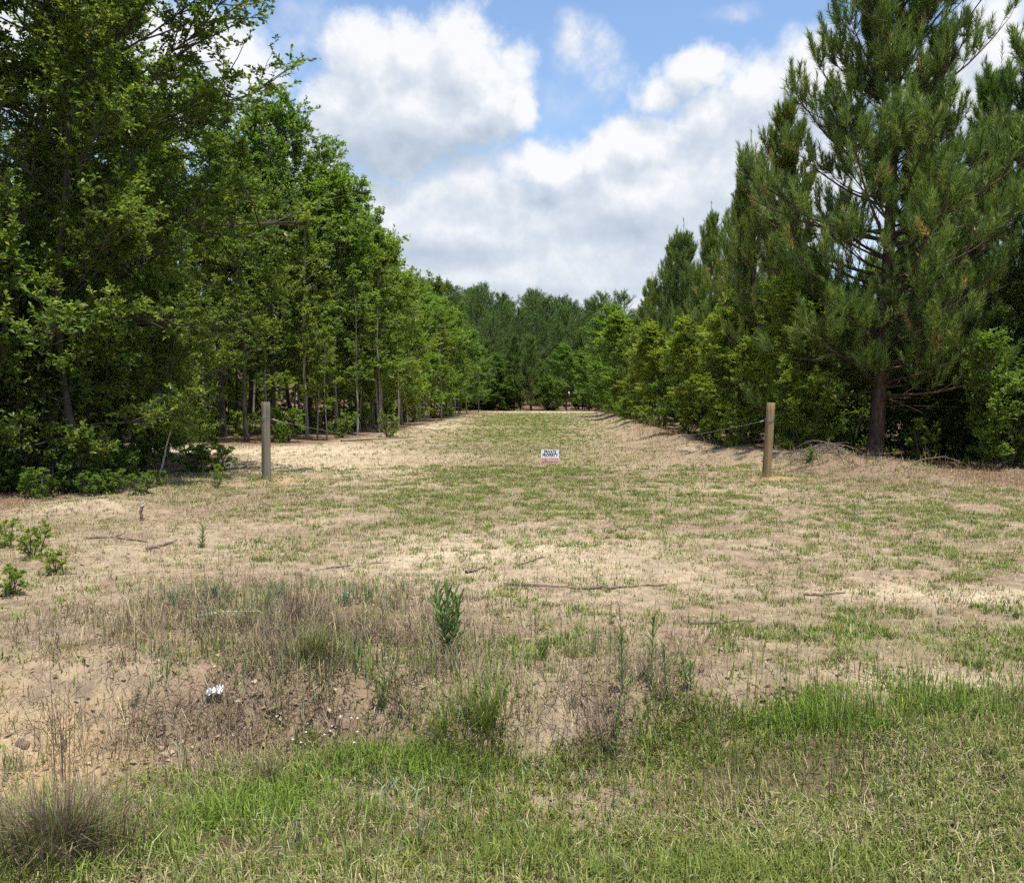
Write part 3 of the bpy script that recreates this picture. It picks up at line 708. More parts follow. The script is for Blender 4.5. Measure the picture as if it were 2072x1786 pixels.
# ------------------------------------------------------------------ the right side
plant(0, 'pine_tree', pineH, 1769, 21.0, 14.2, 14, rz=0.0, tint=(1, 1, 1), label='tallest pine, its bare reddish trunk standing in shade on the right', group='pines along the right edge of the clearing')
RPINES = [
    (1590, 26, 10.6, 'pine with a slim pointed leader, first to the left of the tallest pine'),
    (1524, 29, 10.2, 'pine second to the left of the tallest pine, tip before white cloud'),
    (1476, 33, 10.1, 'pine third to the left of the tallest pine, thin pointed tip'),
    (1432, 37, 9.6, 'pine fourth to the left of the tallest pine, halfway down the slope of crowns'),
    (1380, 41, 9.8, 'pine with a bushy double looking top before pale cloud'),
    (1346, 46, 10.3, 'open crowned pine with twigs spreading left into the sky'),
    (1312, 53, 8.9, 'small pine lowest on the sloping line of crowns on the right'),
    (1290, 61, 7.4, 'short pine just before the wooded hill on the right'),
    (1960, 25, 11.0, 'pine directly to the right of the tallest pine'),
    (2075, 22, 11.2, 'pine at the right frame edge with upright shoots at its tips'),
    (1860, 30, 10.5, 'pine mostly hidden behind the tallest pine'),
    (2230, 20, 11.0, 'pine beyond the right frame edge, only its boughs in view'),
]
for i, (p_, D, H, lb) in enumerate(RPINES):
    plant(0, 'pine_tree', pineM[i % 3], p_, D, (H + 0.1) * (0.955 if 1280 < p_ < 1600 else 1), 10.7, tint=jit(0.08), wide=0.86 if 1280 < p_ < 1600 else 1.0, label=lb, group='pines along the right edge of the clearing')
RB = [
    (1640, 22, 4.4, gum[0], 8, (1.15, 1.1, 0.9), 'leafy tree left of the tallest pine trunk, light leaves over the dark hollow'),
    (1560, 24, 4.8, gum[1], 8, (1.2, 1.15, 0.9), 'leafy green tree behind the tan post'),
    (1480, 27, 4.4, gum[0], 8, (1.2, 1.15, 0.9), 'broad green shrub left of the tan post'),
    (1425, 31, 4.0, gum[1], 8, (1.35, 1.2, 0.85), 'yellow green shrub, second from the tan post along the right edge'),
    (1392, 36, 4.2, gum[0], 8, (0.8, 0.9, 0.9), 'dark green shrub, third from the tan post along the right edge'),
    (1345, 42, 4.6, gum[1], 8, (1.35, 1.2, 0.85), 'light green shrub halfway along the right edge of the clearing'),
    (1310, 48, 5.2, gum[0], 8, (1.1, 1.0, 0.7), 'shrub with some yellowing leaves along the right edge'),
    (1275, 56, 6.2, gum[1], 8, (1.1, 1.1, 0.9), 'tall green shrub before the hill on the right edge'),
    (1245, 64, 7.4, gum[0], 8, (0.85, 1.0, 0.9), 'rounded full green tree on the right near the far end'),
    (1225, 75, 6.8, gum[1], 8, (0.75, 0.9, 0.9), 'dark rounded tree where the right edge meets the far end'),
    (1628, 20.8, 2.1, bush[2], 4.5, (1.1, 1.1, 0.9), 'light leaved shrub between the tan post and the tallest pine trunk'),
    (1720, 25, 3.6, bush[0], 4.5, (0.7, 0.8, 0.8), 'shaded shrub right behind the trunk of the tallest pine'),
    (1840, 23, 3.2, bush[1], 4.5, (0.7, 0.8, 0.8), 'dark shrub just right of the tallest pine trunk'),
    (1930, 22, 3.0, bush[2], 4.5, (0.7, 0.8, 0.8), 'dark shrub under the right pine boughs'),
    (2040, 19.5, 2.8, bush[0], 4.5, (0.85, 0.95, 0.9), 'green shrub near the right frame edge'),
    (2110, 21, 4.0, bush[1], 4.5, (0.8, 0.9, 0.9), 'tall shrub at the right frame edge'),
]
for (p_, D, H, kd, H0, tn, lb) in RB:
    plant(0, 'broadleaf_tree' if H0 == 8 else 'shrub', kd, p_, D, H, H0, tint=tn, label=lb, group='broadleaf trees and shrubs along the right edge', cat='tree' if H0 == 8 else 'shrub', wide=1.25 if H0 == 8 else 1.0)
pts = []
tries = 0
while len(pts) < 46 and tries < 4000:
    tries += 1
    y = rr.uniform(24, 86); x = edge_right(y) + 4.2 + abs(rr.normal(0, 7))
    if x > 0.68 * y: continue
    if all((x - a) ** 2 + (y - b) ** 2 > 2.6 ** 2 for a, b in pts): pts.append((x, y))
for i, (x, y) in enumerate(pts):
    if i % 2: plant(0, 'pine_tree', pineM[i % 3], x=x, y=y, H=rr.uniform(8, 10), H0=10.7, tint=jit(0.12), label='pine hidden deep in the wood right of the clearing', group='pines inside the right wood')
    else: plant(0, 'slender_tree', slim[i % 3], x=x, y=y, H=rr.uniform(5, 8), H0=10, tint=jit(0.15), label='slender broadleaf tree in the shade right of the clearing', group='slender trees inside the right wood')
for i in range(9):
    y = rr.uniform(14.5, 24); x = rr.uniform(13.5, 22)
    plant(0, 'pine_tree', pineM[i % 3], x=x, y=y, H=rr.uniform(8, 11), H0=10.7, tint=jit(.1), label='pine in the wood beyond the right frame edge', group='pines beyond the right frame edge')
for i in range(14):
    y = rr.uniform(21, 27); x = rr.uniform(7.2, 17)
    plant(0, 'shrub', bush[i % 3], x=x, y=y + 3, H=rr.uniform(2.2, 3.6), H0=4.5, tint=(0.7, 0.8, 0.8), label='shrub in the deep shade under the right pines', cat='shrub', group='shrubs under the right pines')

# ------------------------------------------------------------------ far end and the wooded hill
FAR = [
    (1146, 88, 6.2, gum[0], 8, (0.8, 0.95, 0.85), 'bright green tree at the far end, standing alone before the dark pines'),
    (1192, 90, 5.6, gum[1], 8, (0.75, 0.9, 0.85), 'green tree at the far end on its right side'),
    (1012, 90, 5.4, gum[0], 8, (0.65, 0.8, 0.8), 'dark green tree at the far end on its left side'),
    (1108, 92, 5.2, gum[1], 8, (0.6, 0.75, 0.8), 'dark bushy tree at the far end between pine and bright green tree'),
]
for (p_, D, H, kd, H0, tn, lb) in FAR:
    plant(0, 'broadleaf_tree', kd, p_, D, H, H0, tint=tn, label=lb, group='trees across the far end of the clearing', wide=1.15)
for (p_, D, H, lb) in [(1075, 89, 7.8, 'grey green pine in the middle of the far end'), (1040, 91, 8.0, 'pine left of the middle one at the far end'), (1170, 94, 8.5, 'pine behind the bright green tree at the far end'), (985, 92, 7.5, 'pine in the far left corner of the clearing'), (1225, 93, 8.5, 'pine in the far right corner of the clearing')]:
    plant(0, 'pine_tree', pineM[p_ % 3], p_, D, H, 10.7, tint=(0.9, 0.95, 0.95), label=lb, group='trees across the far end of the clearing')
for i in range(18):
    x = rr.uniform(-6, 13); y = rr.uniform(88.5, 96)
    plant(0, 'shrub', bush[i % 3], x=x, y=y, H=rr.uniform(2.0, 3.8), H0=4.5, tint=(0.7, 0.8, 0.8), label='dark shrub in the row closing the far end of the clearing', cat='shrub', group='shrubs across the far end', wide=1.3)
hp = []
tries = 0
while len(hp) < 210 and tries < 9000:
    tries += 1
    y = rr.uniform(95, 172); x = rr.uniform(-0.19, 0.27) * y
    if all((x - a) ** 2 + (y - b) ** 2 > 3.3 ** 2 for a, b in hp): hp.append((x, y))
for i, (x, y) in enumerate(hp):
    o = link('pine_tree', pineF[i % 3])
    k = rr.uniform(0.74, 1.12) * (0.72 + 0.28 * sstep(95, 115, y))
    o.location = (x, y, hz(x, y)); o.rotation_euler = (0, 0, rr.uniform(0, 6.28)); o.scale = (k * 1.15, k * 1.15, k)
    v_ = rr.uniform(.7, 1.05); o.color = (0.76 * v_, 0.83 * v_, 0.66 * v_, 1)
    tag(o, 'dark green pine in the dense stand covering the hill beyond the clearing', 'tree', 'pines on the wooded hill')

# ------------------------------------------------------------------ posts, cable, sign
def post(name, base, Hp, rad, lean, m, label, seed):
    r = np.random.default_rng(seed)
    n, k = 16, 28
    zz = np.concatenate([np.linspace(-0.35, Hp - 0.012, n - 3), [Hp - 0.004, Hp, Hp]])
    sc = np.concatenate([np.ones(n - 3), [0.95, 0.88, 0.02]])
    a = np.arange(k) * 2 * np.pi / k
    ang = 1 + 0.045 * (fbm(np.cos(a) * 3, np.sin(a) * 3, 1, 3, seed) - 0.5)
    V = []
    for i in range(n):
        rad_i = rad * (1.04 - 0.07 * max(0, zz[i]) / Hp) * sc[i] * ang * (1 + 0.02 * (fbm(np.cos(a) * 2 + zz[i] * 3, np.sin(a) * 2, 1.5, 3, seed + 2) - 0.5))
        x = np.cos(a) * rad_i + zz[i] * math.tan(lean); y = np.sin(a) * rad_i
        V.append(np.stack([x, y, np.full(k, zz[i])], 1))
    V = np.concatenate(V); idx = np.arange(n * k).reshape(n, k)
    q = np.stack([idx[:-1], np.roll(idx, -1, 1)[:-1], np.roll(idx, -1, 1)[1:], idx[1:]], -1).reshape(-1, 4)
    o = link(name, mesh(name, V, q, m)); o.location = (base.x, base.y, hz(base.x, base.y) - 0.02)
    return tag(o, label, 'post', 'wooden gate posts')
YL, YR = PL.y, PR.y
post('wooden_post', PL, 1.44, 0.083, R(0.3), M_POSTGREY, 'weathered grey round wooden post on the left holding the cable', 301)
post('wooden_post', PR, 1.43, 0.083, R(2.6), M_POSTTAN, 'tan round wooden post on the right, leaning slightly', 302)

A = at_y(548, 848, YL); Bp = at_y(1546, 851, YR); MID = at_y(1113, 908.5, (YL + YR) / 2)
tpar = np.linspace(0, 1, 60); Aa, Bb = np.array(A), np.array(Bp)
fm = (MID.x - Aa[0]) / (Bb[0] - Aa[0])
sag = ((Aa[2] * (1 - fm) + Bb[2] * fm) - MID.z) / (4 * fm * (1 - fm))
CP = Aa[None] * (1 - tpar)[:, None] + Bb[None] * tpar[:, None]; CP[:, 2] -= 4 * sag * tpar * (1 - tpar)
G = Geo(); G.add(*tubes(CP[None], np.full((1, 60), 0.0020), 6))
def loop(c, rx, z, turns=1):
    a = np.linspace(0, 2 * np.pi * turns, 28 * turns)
    Q = np.stack([c.x + np.cos(a) * rx, c.y + np.sin(a) * rx, z + 0.012 * np.sin(a) + 0.006 * a], 1)
    G.add(*tubes(Q[None], np.full((1, len(a)), 0.003), 5))
loop(PL, 0.087, A.z - 0.03, 2)
loop(Vector((PR.x + 0.045 * 1.0, PR.y, 0)), 0.090, Bp.z - 0.02, 2)
# clamp and loose ends near the posts
G.add(*tubes(np.array([[A + Vector((0.03, 0, 0)), A + Vector((0.06, -0.005, -0.012)), A + Vector((0.14, 0, -0.035))]]), np.array([[0.013, 0.014, 0.011]]), 8))
G.add(*tubes(np.array([[A + Vector((0.14, -0.01, -0.035)), A + Vector((0.24, -0.02, -0.075)), A + Vector((0.36, -0.03, -0.085))]]), np.array([[0.004, 0.004, 0.003]]), 5))
G.add(*tubes(np.array([[Bp + Vector((-0.01, -0.01, 0)), Bp + Vector((-0.05, -0.03, -0.01)), Bp + Vector((-0.09, -0.03, -0.02))]]), np.array([[0.012, 0.013, 0.008]]), 8))
co = link('wire_cable', mesh('wire_cable', G.verts(), G.faces(), M_WIRE))
tag(co, 'sagging grey wire cable strung between the two wooden posts', 'cable')

def rounded(wd, hg, rad, y0, y1, k=5):
    pts = []
    for cx_, cz_, a0 in ((wd / 2 - rad, hg / 2 - rad, 0), (-wd / 2 + rad, hg / 2 - rad, 90), (-wd / 2 + rad, -hg / 2 + rad, 180), (wd / 2 - rad, -hg / 2 + rad, 270)):
        for j in range(k + 1):
            a = R(a0 + 90 * j / k); pts.append((cx_ + rad * math.cos(a), cz_ + rad * math.sin(a)))
    n = len(pts)
    V = [(x, y0, z) for x, z in pts] + [(x, y1, z) for x, z in pts] + [(0, y0, 0), (0, y1, 0)]
    F = []
    for i in range(n):
        j = (i + 1) % n
        F += [(i, n + i, n + j), (i, n + j, j), (2 * n, i, j), (2 * n + 1, n + j, n + i)]
    return np.array(V), np.array(F)
SW, SH = 0.335, 0.248
sgn = empty('property_sign', (MID.x, MID.y - 0.004, MID.z - SH / 2 - 0.006))
sgn.rotation_euler = (R(-2), R(0.6), 0)
tag(sgn, 'small white private property sign with red band hanging from the cable', 'sign')
V, F = rounded(SW, SH, 0.014, -0.0015, 0.0015); link('sign_plate', mesh('sign_plate', V, F, M_WHITE, flat=True), sgn)
V, F = rounded(SW - 0.016, SH * 0.30, 0.004, -0.0035, -0.0018); V[:, 2] -= SH * 0.315; link('red_band', mesh('red_band', V, F, M_RED, flat=True), sgn)
def text(body, size, wid, z, m, yoff, bold):
    cu = bpy.data.curves.new('lettering', 'FONT'); cu.body = body; cu.size = size; cu.align_x = 'CENTER'; cu.align_y = 'CENTER'
    cu.extrude = 0.0004; cu.offset = bold; cu.materials.append(m)
    o = bpy.data.objects.new('lettering', cu); COL.objects.link(o); o.parent = sgn
    o.rotation_euler = (R(90), 0, 0); o.location = (0, yoff, z)
    bpy.context.view_layer.update()
    me = bpy.data.meshes.new_from_object(o.evaluated_get(bpy.context.evaluated_depsgraph_get()))
    bpy.data.objects.remove(o)
    co_ = np.zeros(len(me.vertices) * 3); me.vertices.foreach_get('co', co_); co_ = co_.reshape(-1, 3)
    co_[:, 0] *= wid / max(1e-6, np.ptp(co_[:, 0])); me.vertices.foreach_set('co', co_.ravel())
    o = link('lettering', me, sgn); o.rotation_euler = (R(90), 0, 0); o.location = (0, yoff, z)
    return o
text('PRIVATE', 0.082, SW * 0.68, SH * 0.315, M_BLACK, -0.0030, 0.0022)
text('PROPERTY', 0.082, SW * 0.86, SH * 0.055, M_BLACK, -0.0030, 0.0022)
text('NO TRESPASSING', 0.062, SW * 0.88, -SH * 0.315, M_WHITE, -0.0048, 0.0012)
G = Geo()
for sx_ in (-1, 1):
    Q = np.array([[(sx_ * SW * 0.42, -0.004, SH / 2 - 0.012), (sx_ * SW * 0.42, -0.005, SH / 2 + 0.008), (sx_ * SW * 0.42, 0.004, SH / 2 + 0.014), (sx_ * SW * 0.42, 0.005, SH / 2 - 0.012)]])
    link('wire_tie', mesh('wire_tie', *tubes(Q, np.full((1, 4), 0.002), 5), M_WIRE), sgn)

# ------------------------------------------------------------------ blades
def blades(pos, h, wd, lean, az, col, tipcol=None):
    """bent grass blades: 5 verts, 3 tris each; pos (N,3)"""
    N = len(pos); h = h[:, None]; wd = wd[:, None]; lean = lean[:, None]
    d = np.stack([np.cos(az), np.sin(az), np.zeros(N)], 1); sd = np.stack([-np.sin(az), np.cos(az), np.zeros(N)], 1)
    up = np.array([0, 0, 1.0])
    c, s = np.cos(lean), np.sin(lean)
    p1 = pos + (up * np.cos(lean * 0.5) + d * np.sin(lean * 0.5)) * h * 0.5
    p2 = p1 + (up * np.cos(lean * 1.5) + d * np.sin(lean * 1.5)) * h * 0.5
    V = np.stack([pos - sd * wd * 0.5, pos + sd * wd * 0.5, p1 - sd * wd * 0.42, p1 + sd * wd * 0.42, p2], 1).reshape(-1, 3)
    b = np.arange(N)[:, None] * 5
    F = np.stack([b + [[0, 1, 3]], b + [[0, 3, 2]], b + [[2, 3, 4]]], 1).reshape(-1, 3)
    C = np.repeat(col, 5, 0)
    return V, F, C
class Blades:
    def __init__(s): s.V, s.F, s.C, s.n = [], [], [], 0
    def add(s, V, F, C): s.V.append(V); s.F.append(F + s.n); s.C.append(C); s.n += len(V)
    def build(s, name, m, parent=None):
        return link(name, mesh(name, np.concatenate(s.V), np.concatenate(s.F), m, {'tone': ('FLOAT_COLOR', 'POINT', np.concatenate(s.C))}, flat=True), parent)
def palette(r, n, cols, wts, jitter=0.18):
    c = np.array(cols)[r.choice(len(cols), n, p=np.array(wts) / sum(wts))]
    return np.clip(c * (0.55 + 0.75 * r.beta(1.6, 1.6, (n, 1))) * r.uniform(0.92, 1.08, (n, 3)), 0, 1)
GREENS = [(0.175, 0.222, 0.036), (0.245, 0.272, 0.058), (0.120, 0.170, 0.030)]
VIVID = [(0.19, 0.28, 0.035), (0.25, 0.33, 0.06), (0.13, 0.20, 0.03)]
STRAW = [(0.48, 0.43, 0.23), (0.38, 0.31, 0.16), (0.27, 0.20, 0.115)]
BROWNS = [(0.19, 0.137, 0.092), (0.29, 0.222, 0.145), (0.13, 0.093, 0.062)]
BLUE = [(0.13, 0.20, 0.10), (0.17, 0.24, 0.13), (0.28, 0.34, 0.22)]
def wedge(r, n, y0, y1, pw=0.0, half=0.72):
    """random ground points in the wedge the camera sees, with a margin"""
    u = r.random(n)
    if pw == 0: y = np.sqrt(y0 * y0 + (y1 * y1 - y0 * y0) * u)
    else: y = (y0 ** pw + (y1 ** pw - y0 ** pw) * u) ** (1 / pw)
    return r.uniform(-half, half, n) * (y + 0.6), y
r = np.random.default_rng(77)
# roadside lawn
x, y = wedge(r, 330000, 2.1, 6.6)
px, py = pix(x, y, height(x, y)); dn = lawn(px, py, x, y) * (0.5 + 0.8 * sstep(.36, .62, fbm(x, y, .9, 3, 46))) * (0.22 + 1.2 * sstep(0.36, 0.60, fbm(x, y, 2.6, 4, 41)))
k = r.random(len(x)) < dn * 0.62; x, y, px, py = x[k], y[k], px[k], py[k]; N = len(x)
dry = fbm(x, y, 1.3, 4, 42) + r.normal(0, 0.10, N) + 0.10 * sstep(1000, 1800, px) * sstep(1500, 1700, py)
vv = blobs(px, py, [(900, 1545, 170, 45, .9), (520, 1650, 130, 60, .8), (380, 1720, 120, 50, .6), (1640, 1450, 160, 60, 1.0), (1330, 1500, 90, 60, .5), (1900, 1430, 120, 50, .6), (150, 1730, 200, 70, .35), (650, 1600, 80, 40, .5), (740, 1550, 130, 40, .7), (330, 1640, 120, 50, .5)]) + r.normal(0, 0.15, N)
col = np.where((vv > 0.45)[:, None], palette(r, N, VIVID, [3, 2, 2]), palette(r, N, GREENS, [3, 4, 2]))
sm = (dry > 0.54) & (r.random(N) < 0.55) & (vv < 0.6)
col[sm] = palette(r, sm.sum(), STRAW, [4, 3, 2])
h = r.gamma(5, 0.011, N) + 0.025 + 0.07 * np.clip(vv, 0, 1)
ln = np.where(sm, r.uniform(0.8, 1.5, N), np.abs(r.normal(0.80, 0.42, N)))
B_ = Blades(); pos = np.stack([x, y, height(x, y) - 0.004], 1)
B_.add(*blades(pos, h, r.uniform(0.0026, 0.0065, N), ln, r.uniform(0, 6.28, N), col))
# longer loose blades standing over the short grass
x, y = wedge(r, 60000, 2.2, 6.4); px, py = pix(x, y, height(x, y))
k = r.random(len(x)) < lawn(px, py, x, y) * 0.30 * sstep(.38, .62, fbm(x, y, 1.4, 4, 45)); x, y = x[k], y[k]; N = len(x)
B_.add(*blades(np.stack([x, y, height(x, y) - .003], 1), r.uniform(.09, .24, N), r.uniform(.002, .0045, N), np.abs(r.normal(.5, .35, N)), r.uniform(0, 6.28, N), palette(r, N, VIVID + GREENS + STRAW[:2], [4, 4, 2, 3, 3, 2, 2, 1])))
# wide bladed tufts in the lawn
x, y = wedge(r, 26000, 2.2, 6.4); px, py = pix(x, y, height(x, y))
k = r.random(len(x)) < lawn(px, py, x, y) * 0.42 * sstep(.34, .6, fbm(x, y, 1.7, 3, 44)); x, y = x[k], y[k]; T = len(x)
idx = np.repeat(np.arange(T), 7); N = len(idx); xx = x[idx] + r.normal(0, .014, N); yy = y[idx] + r.normal(0, .014, N)
B_.add(*blades(np.stack([xx, yy, height(xx, yy) - .003], 1), r.uniform(.03, .085, N), r.uniform(.004, .009, N), np.abs(r.normal(.95, .3, N)), r.uniform(0, 6.28, N), palette(r, T, GREENS + [(.28, .285, .09), (.35, .33, .12)], [4, 4, 3, 2, 2])[idx] * r.uniform(.85, 1.15, (N, 1))))
# tall bright grass by the right bank, and long pale blades lying about
x, y = wedge(r, 60000, 3.6, 6.2)
px, py = pix(x, y, height(x, y))
dn = blobs(px, py, [(1660, 1465, 130, 60, 1.5), (1800, 1450, 90, 50, .35), (1960, 1430, 90, 40, .3), (2050, 1440, 60, 50, .35), (1330, 1480, 90, 50, .4), (1500, 1490, 80, 40, .35), (960, 1430, 110, 70, .4), (1300, 1600, 300, 60, .06), (1800, 1600, 300, 100, .10)]) * sstep(0.35, 0.6, fbm(x, y, 4.5, 3, 43)) * 1.3
k = r.random(len(x)) < dn * 0.55; x, y, px = x[k], y[k], px[k]; N = len(x)
pos = np.stack([x, y, height(x, y) - 0.004], 1)
B_.add(*blades(pos, r.uniform(0.14, 0.34, N) * np.where(px < 1100, 0.7, 1), r.uniform(0.0025, 0.0055, N), np.abs(r.normal(0.28, 0.2, N)), r.uniform(0, 6.28, N), palette(r, N, VIVID + GREENS[:1], [3, 3, 2, 2])))
x, y = wedge(r, 5000, 2.6, 4.6); px, py = pix(x, y, height(x, y))
dn = blobs(px, py, [(930, 1590, 110, 60, .5), (820, 1640, 90, 50, .6), (1150, 1580, 100, 60, .4), (560, 1720, 80, 50, .35), (1230, 1540, 100, 30, .4), (600, 1500, 120, 40, .15), (1000, 1720, 300, 80, .08)])
k = r.random(len(x)) < dn * 0.6; x, y = x[k], y[k]; N = len(x)
B_.add(*blades(np.stack([x, y, height(x, y)], 1), r.uniform(0.08, 0.18, N), r.uniform(0.006, 0.010, N), r.uniform(0.5, 1.2, N), r.uniform(0, 6.28, N), palette(r, N, BLUE + [(0.40, 0.43, 0.30)], [3, 3, 2, 1])))
o = B_.build('roadside_grass', M_BLADE); tag(o, 'olive and straw coloured grass growing along the road verge', 'grass', kind='stuff')

# thin field grass and little weeds on the sand: tufts
B_ = Blades()
def tufts(n, y0, y1, pw, fn, nb, hh, ww, lean, cols, wts, half=0.72, spread=0.03):
    x, y = wedge(r, n, y0, y1, pw, half); gr_, sa_, br_, fo_, px, py = fields(x, y)
    k = r.random(n) < fn(x, y, gr_, sa_, br_, fo_, px, py); x, y = x[k], y[k]; T = len(x)
    if T == 0: return
    nbv = r.integers(max(2, nb // 2), nb + nb // 2 + 1, T); idx = np.repeat(np.arange(T), nbv); N = len(idx)
    dd = y[idx]; big = np.clip(dd / 12, 1, 4.0)
    xx = x[idx] + r.normal(0, spread, N) * np.sqrt(big); yy = y[idx] + r.normal(0, spread, N) * np.sqrt(big)
    tone = palette(r, T, cols, wts)[idx] * r.uniform(0.85, 1.15, (N, 1))
    sz = r.uniform(0.6, 1.3, T)[idx]
    B_.add(*blades(np.stack([xx, yy, height(xx, yy) - 0.004], 1), r.uniform(*hh, N) * sz, r.uniform(*ww, N) * big, np.abs(r.normal(lean, 0.3, N)), r.uniform(0, 6.28, N), tone))
notl = lambda x, y, px, py: (1 - lawn(px, py, x, y))
tufts(70000, 4.6, 20, 1.4, lambda x, y, g_, s_, b_, f_, px, py: 1.7 * sstep(.38, .62, fbm(x, y, 2.9, 5, 72)) * (0.26 + 1.0 * g_) * (1 - f_) * notl(x, y, px, py) * (1 - 0.6 * s_) * (0.3 + 0.7 * (1 - sstep(400, 750, 800 - px + 200))), 9, (0.03, 0.085), (0.004, 0.008), 0.7, GREENS + STRAW[:1] + VIVID[:2], [4, 3, 4, 1, 3, 2])
tufts(85000, 4.8, 19, 1.3, lambda x, y, g_, s_, b_, f_, px, py: 0.22 * (0.4 + 1.2 * sstep(.4, .65, fbm(x, y, 1.1, 3, 71))) * (1 - f_) * notl(x, y, px, py), 6, (0.02, 0.065), (0.003, 0.007), 0.8, GREENS + STRAW, [3, 3, 3, 2, 3, 3])
tufts(60000, 16, 88, 1.0, lambda x, y, g_, s_, b_, f_, px, py: (0.10 + 0.95 * g_) * (1 - f_) * (1 - 0.6 * s_), 7, (0.04, 0.09), (0.005, 0.008), 0.7, GREENS + STRAW[:1] + VIVID[:2], [4, 4, 3, 1, 3, 2], half=0.45)
tufts(30000, 8, 60, 0.8, lambda x, y, g_, s_, b_, f_, px, py: 0.7 * b_ * (1 - f_), 6, (0.04, 0.12), (0.003, 0.005), 0.6, STRAW + BROWNS, [3, 3, 3, 2, 2, 1])
o = B_.build('field_grass', M_BLADE); tag(o, 'sparse low grass and weeds scattered over the sandy clearing', 'grass', kind='stuff')

# dead grey-brown stems on the bank
B_ = Blades()
x, y = wedge(r, 330000, 3.6, 7.8); px, py = pix(x, y, height(x, y))
dn = blobs(px, py, [(480, 1270, 200, 60, .55), (720, 1290, 220, 70, .75), (560, 1390, 260, 60, .5), (850, 1330, 110, 60, .6), (1210, 1430, 90, 60, .9), (1330, 1370, 120, 60, .5), (120, 1590, 110, 60, .5), (540, 1560, 30, 40, .5), (330, 1480, 260, 80, .85), (650, 1480, 220, 70, .8), (200, 1270, 200, 50, .35), (1000, 1440, 90, 60, .35), (140, 1340, 160, 60, .25)]) * sstep(0.34, 0.62, fbm(x, y, 3.5, 4, 51)) * 1.4
k = r.random(len(x)) < dn * 0.30; x, y = x[k], y[k]; N = len(x)
B_.add(*blades(np.stack([x, y, height(x, y) - 0.003], 1), r.gamma(4, 0.040, N) + 0.03, r.uniform(0.0020, 0.0045, N), np.abs(r.normal(0.95, 0.5, N)), r.uniform(0, 6.28, N), palette(r, N, BROWNS + STRAW, [4, 4, 3, 1, 1, 2])))
x, y = wedge(r, 90000, 4.2, 7.4); px, py = pix(x, y, height(x, y))
dn = blobs(px, py, [(620, 1330, 160, 60, .8), (500, 1240, 170, 40, .3), (700, 1210, 130, 40, .35), (950, 1400, 90, 60, .6), (430, 1330, 140, 60, .4), (820, 1400, 170, 70, .45), (560, 1450, 160, 60, .3), (250, 1450, 140, 70, .22), (1150, 1330, 130, 40, .35)]) * sstep(0.4, 0.62, fbm(x, y, 5, 3, 52)) * 1.3
k = r.random(len(x)) < dn * 0.55; x, y = x[k], y[k]; N = len(x)
B_.add(*blades(np.stack([x, y, height(x, y) - 0.003], 1), r.uniform(0.06, 0.22, N), r.uniform(0.003, 0.008, N), np.abs(r.normal(0.35, 0.25, N)), r.uniform(0, 6.28, N), palette(r, N, GREENS + BLUE[:2], [3, 3, 3, 2, 2])))
o = B_.build('dry_weeds', M_DRY); tag(o, 'tangle of dead grey brown weeds on the low bank', 'weeds', kind='stuff')

# reddish grass and low weeds along the wood's edges
B_ = Blades()
x, y = wedge(r, 90000, 12, 80, 1.0, 0.7); er = edge_right(y); el_ = edge_left(y)
dn = np.exp(-((x - er + 0.1) / 0.7) ** 2) * sstep(13, 15, y) * 0.9 + 0.25 * np.exp(-((x - el_ - 0.2) / 0.5) ** 2) * sstep(30, 33, y)
px, py = pix(x, y); dn = dn + blobs(px, py, [(1950, 970, 220, 26, 1.0), (1330, 880, 80, 30, .3)])
k = r.random(len(x)) < dn * sstep(0.3, 0.6, fbm(x, y, 1.2, 3, 61)) * 0.75; x, y = x[k], y[k]; N = len(x); big = np.clip(y / 12, 1, 4)
B_.add(*blades(np.stack([x, y, height(x, y) - 0.003], 1), r.uniform(0.10, 0.42, N), r.uniform(0.003, 0.006, N) * big, np.abs(r.normal(0.45, 0.3, N)), r.uniform(0, 6.28, N), palette(r, N, [(0.30, 0.17, 0.09), (0.36, 0.24, 0.11), (0.25, 0.26, 0.08), (0.34, 0.30, 0.14)], [3, 3, 2, 2])))
o = B_.build('edge_grass', M_BLADE); tag(o, 'reddish dry grass fringing the foot of the trees', 'grass', kind='stuff')

# fallen leaves and crumbs of straw
def litter(n, pts, size, cols, wts, name, label):
    x, y = pts; N = len(x); a = r.uniform(0, 6.28, N)
    ax = norm(np.stack([np.cos(a), np.sin(a), r.normal(0.02, 0.14, N)], 1)); nr = norm(r.normal(0, 0.35, (N, 3)) + np.array([0, 0, 1]))
    L = r.uniform(*size, N); V, F = leaves(r, np.stack([x, y, height(x, y) + r.uniform(0.004, 0.02, N)], 1), ax, nr, L, L * r.uniform(0.35, 0.6, N))
    o = link(name, mesh(name, V, F, M_DRY, {'tone': ('FLOAT_COLOR', 'POINT', np.repeat(palette(r, N, cols, wts), 4, 0))}, flat=True))
    return tag(o, label, 'leaves', kind='stuff')
x, y = wedge(r, 300000, 3.6, 30, 1.0, 0.75); gr_, sa_, br_, fo_, px, py = fields(x, y)
k = r.random(len(x)) < np.clip(0.9 * fo_ + 0.55 * br_ ** 1.3 + 0.03 + 0.6 * blobs(px, py, [(500, 1400, 300, 70, 1), (400, 1010, 150, 40, .6)]), 0, 1) * (1 - 0.9 * lawn(px, py, x, y)) * 0.4
litter(0, (x[k], y[k]), (0.025, 0.055), [(0.30, 0.20, 0.12), (0.40, 0.29, 0.18), (0.22, 0.145, 0.10), (0.48, 0.37, 0.26)], [3, 3, 2, 2], 'fallen_leaves', 'dry brown fallen leaves strewn over bank and wood floor')
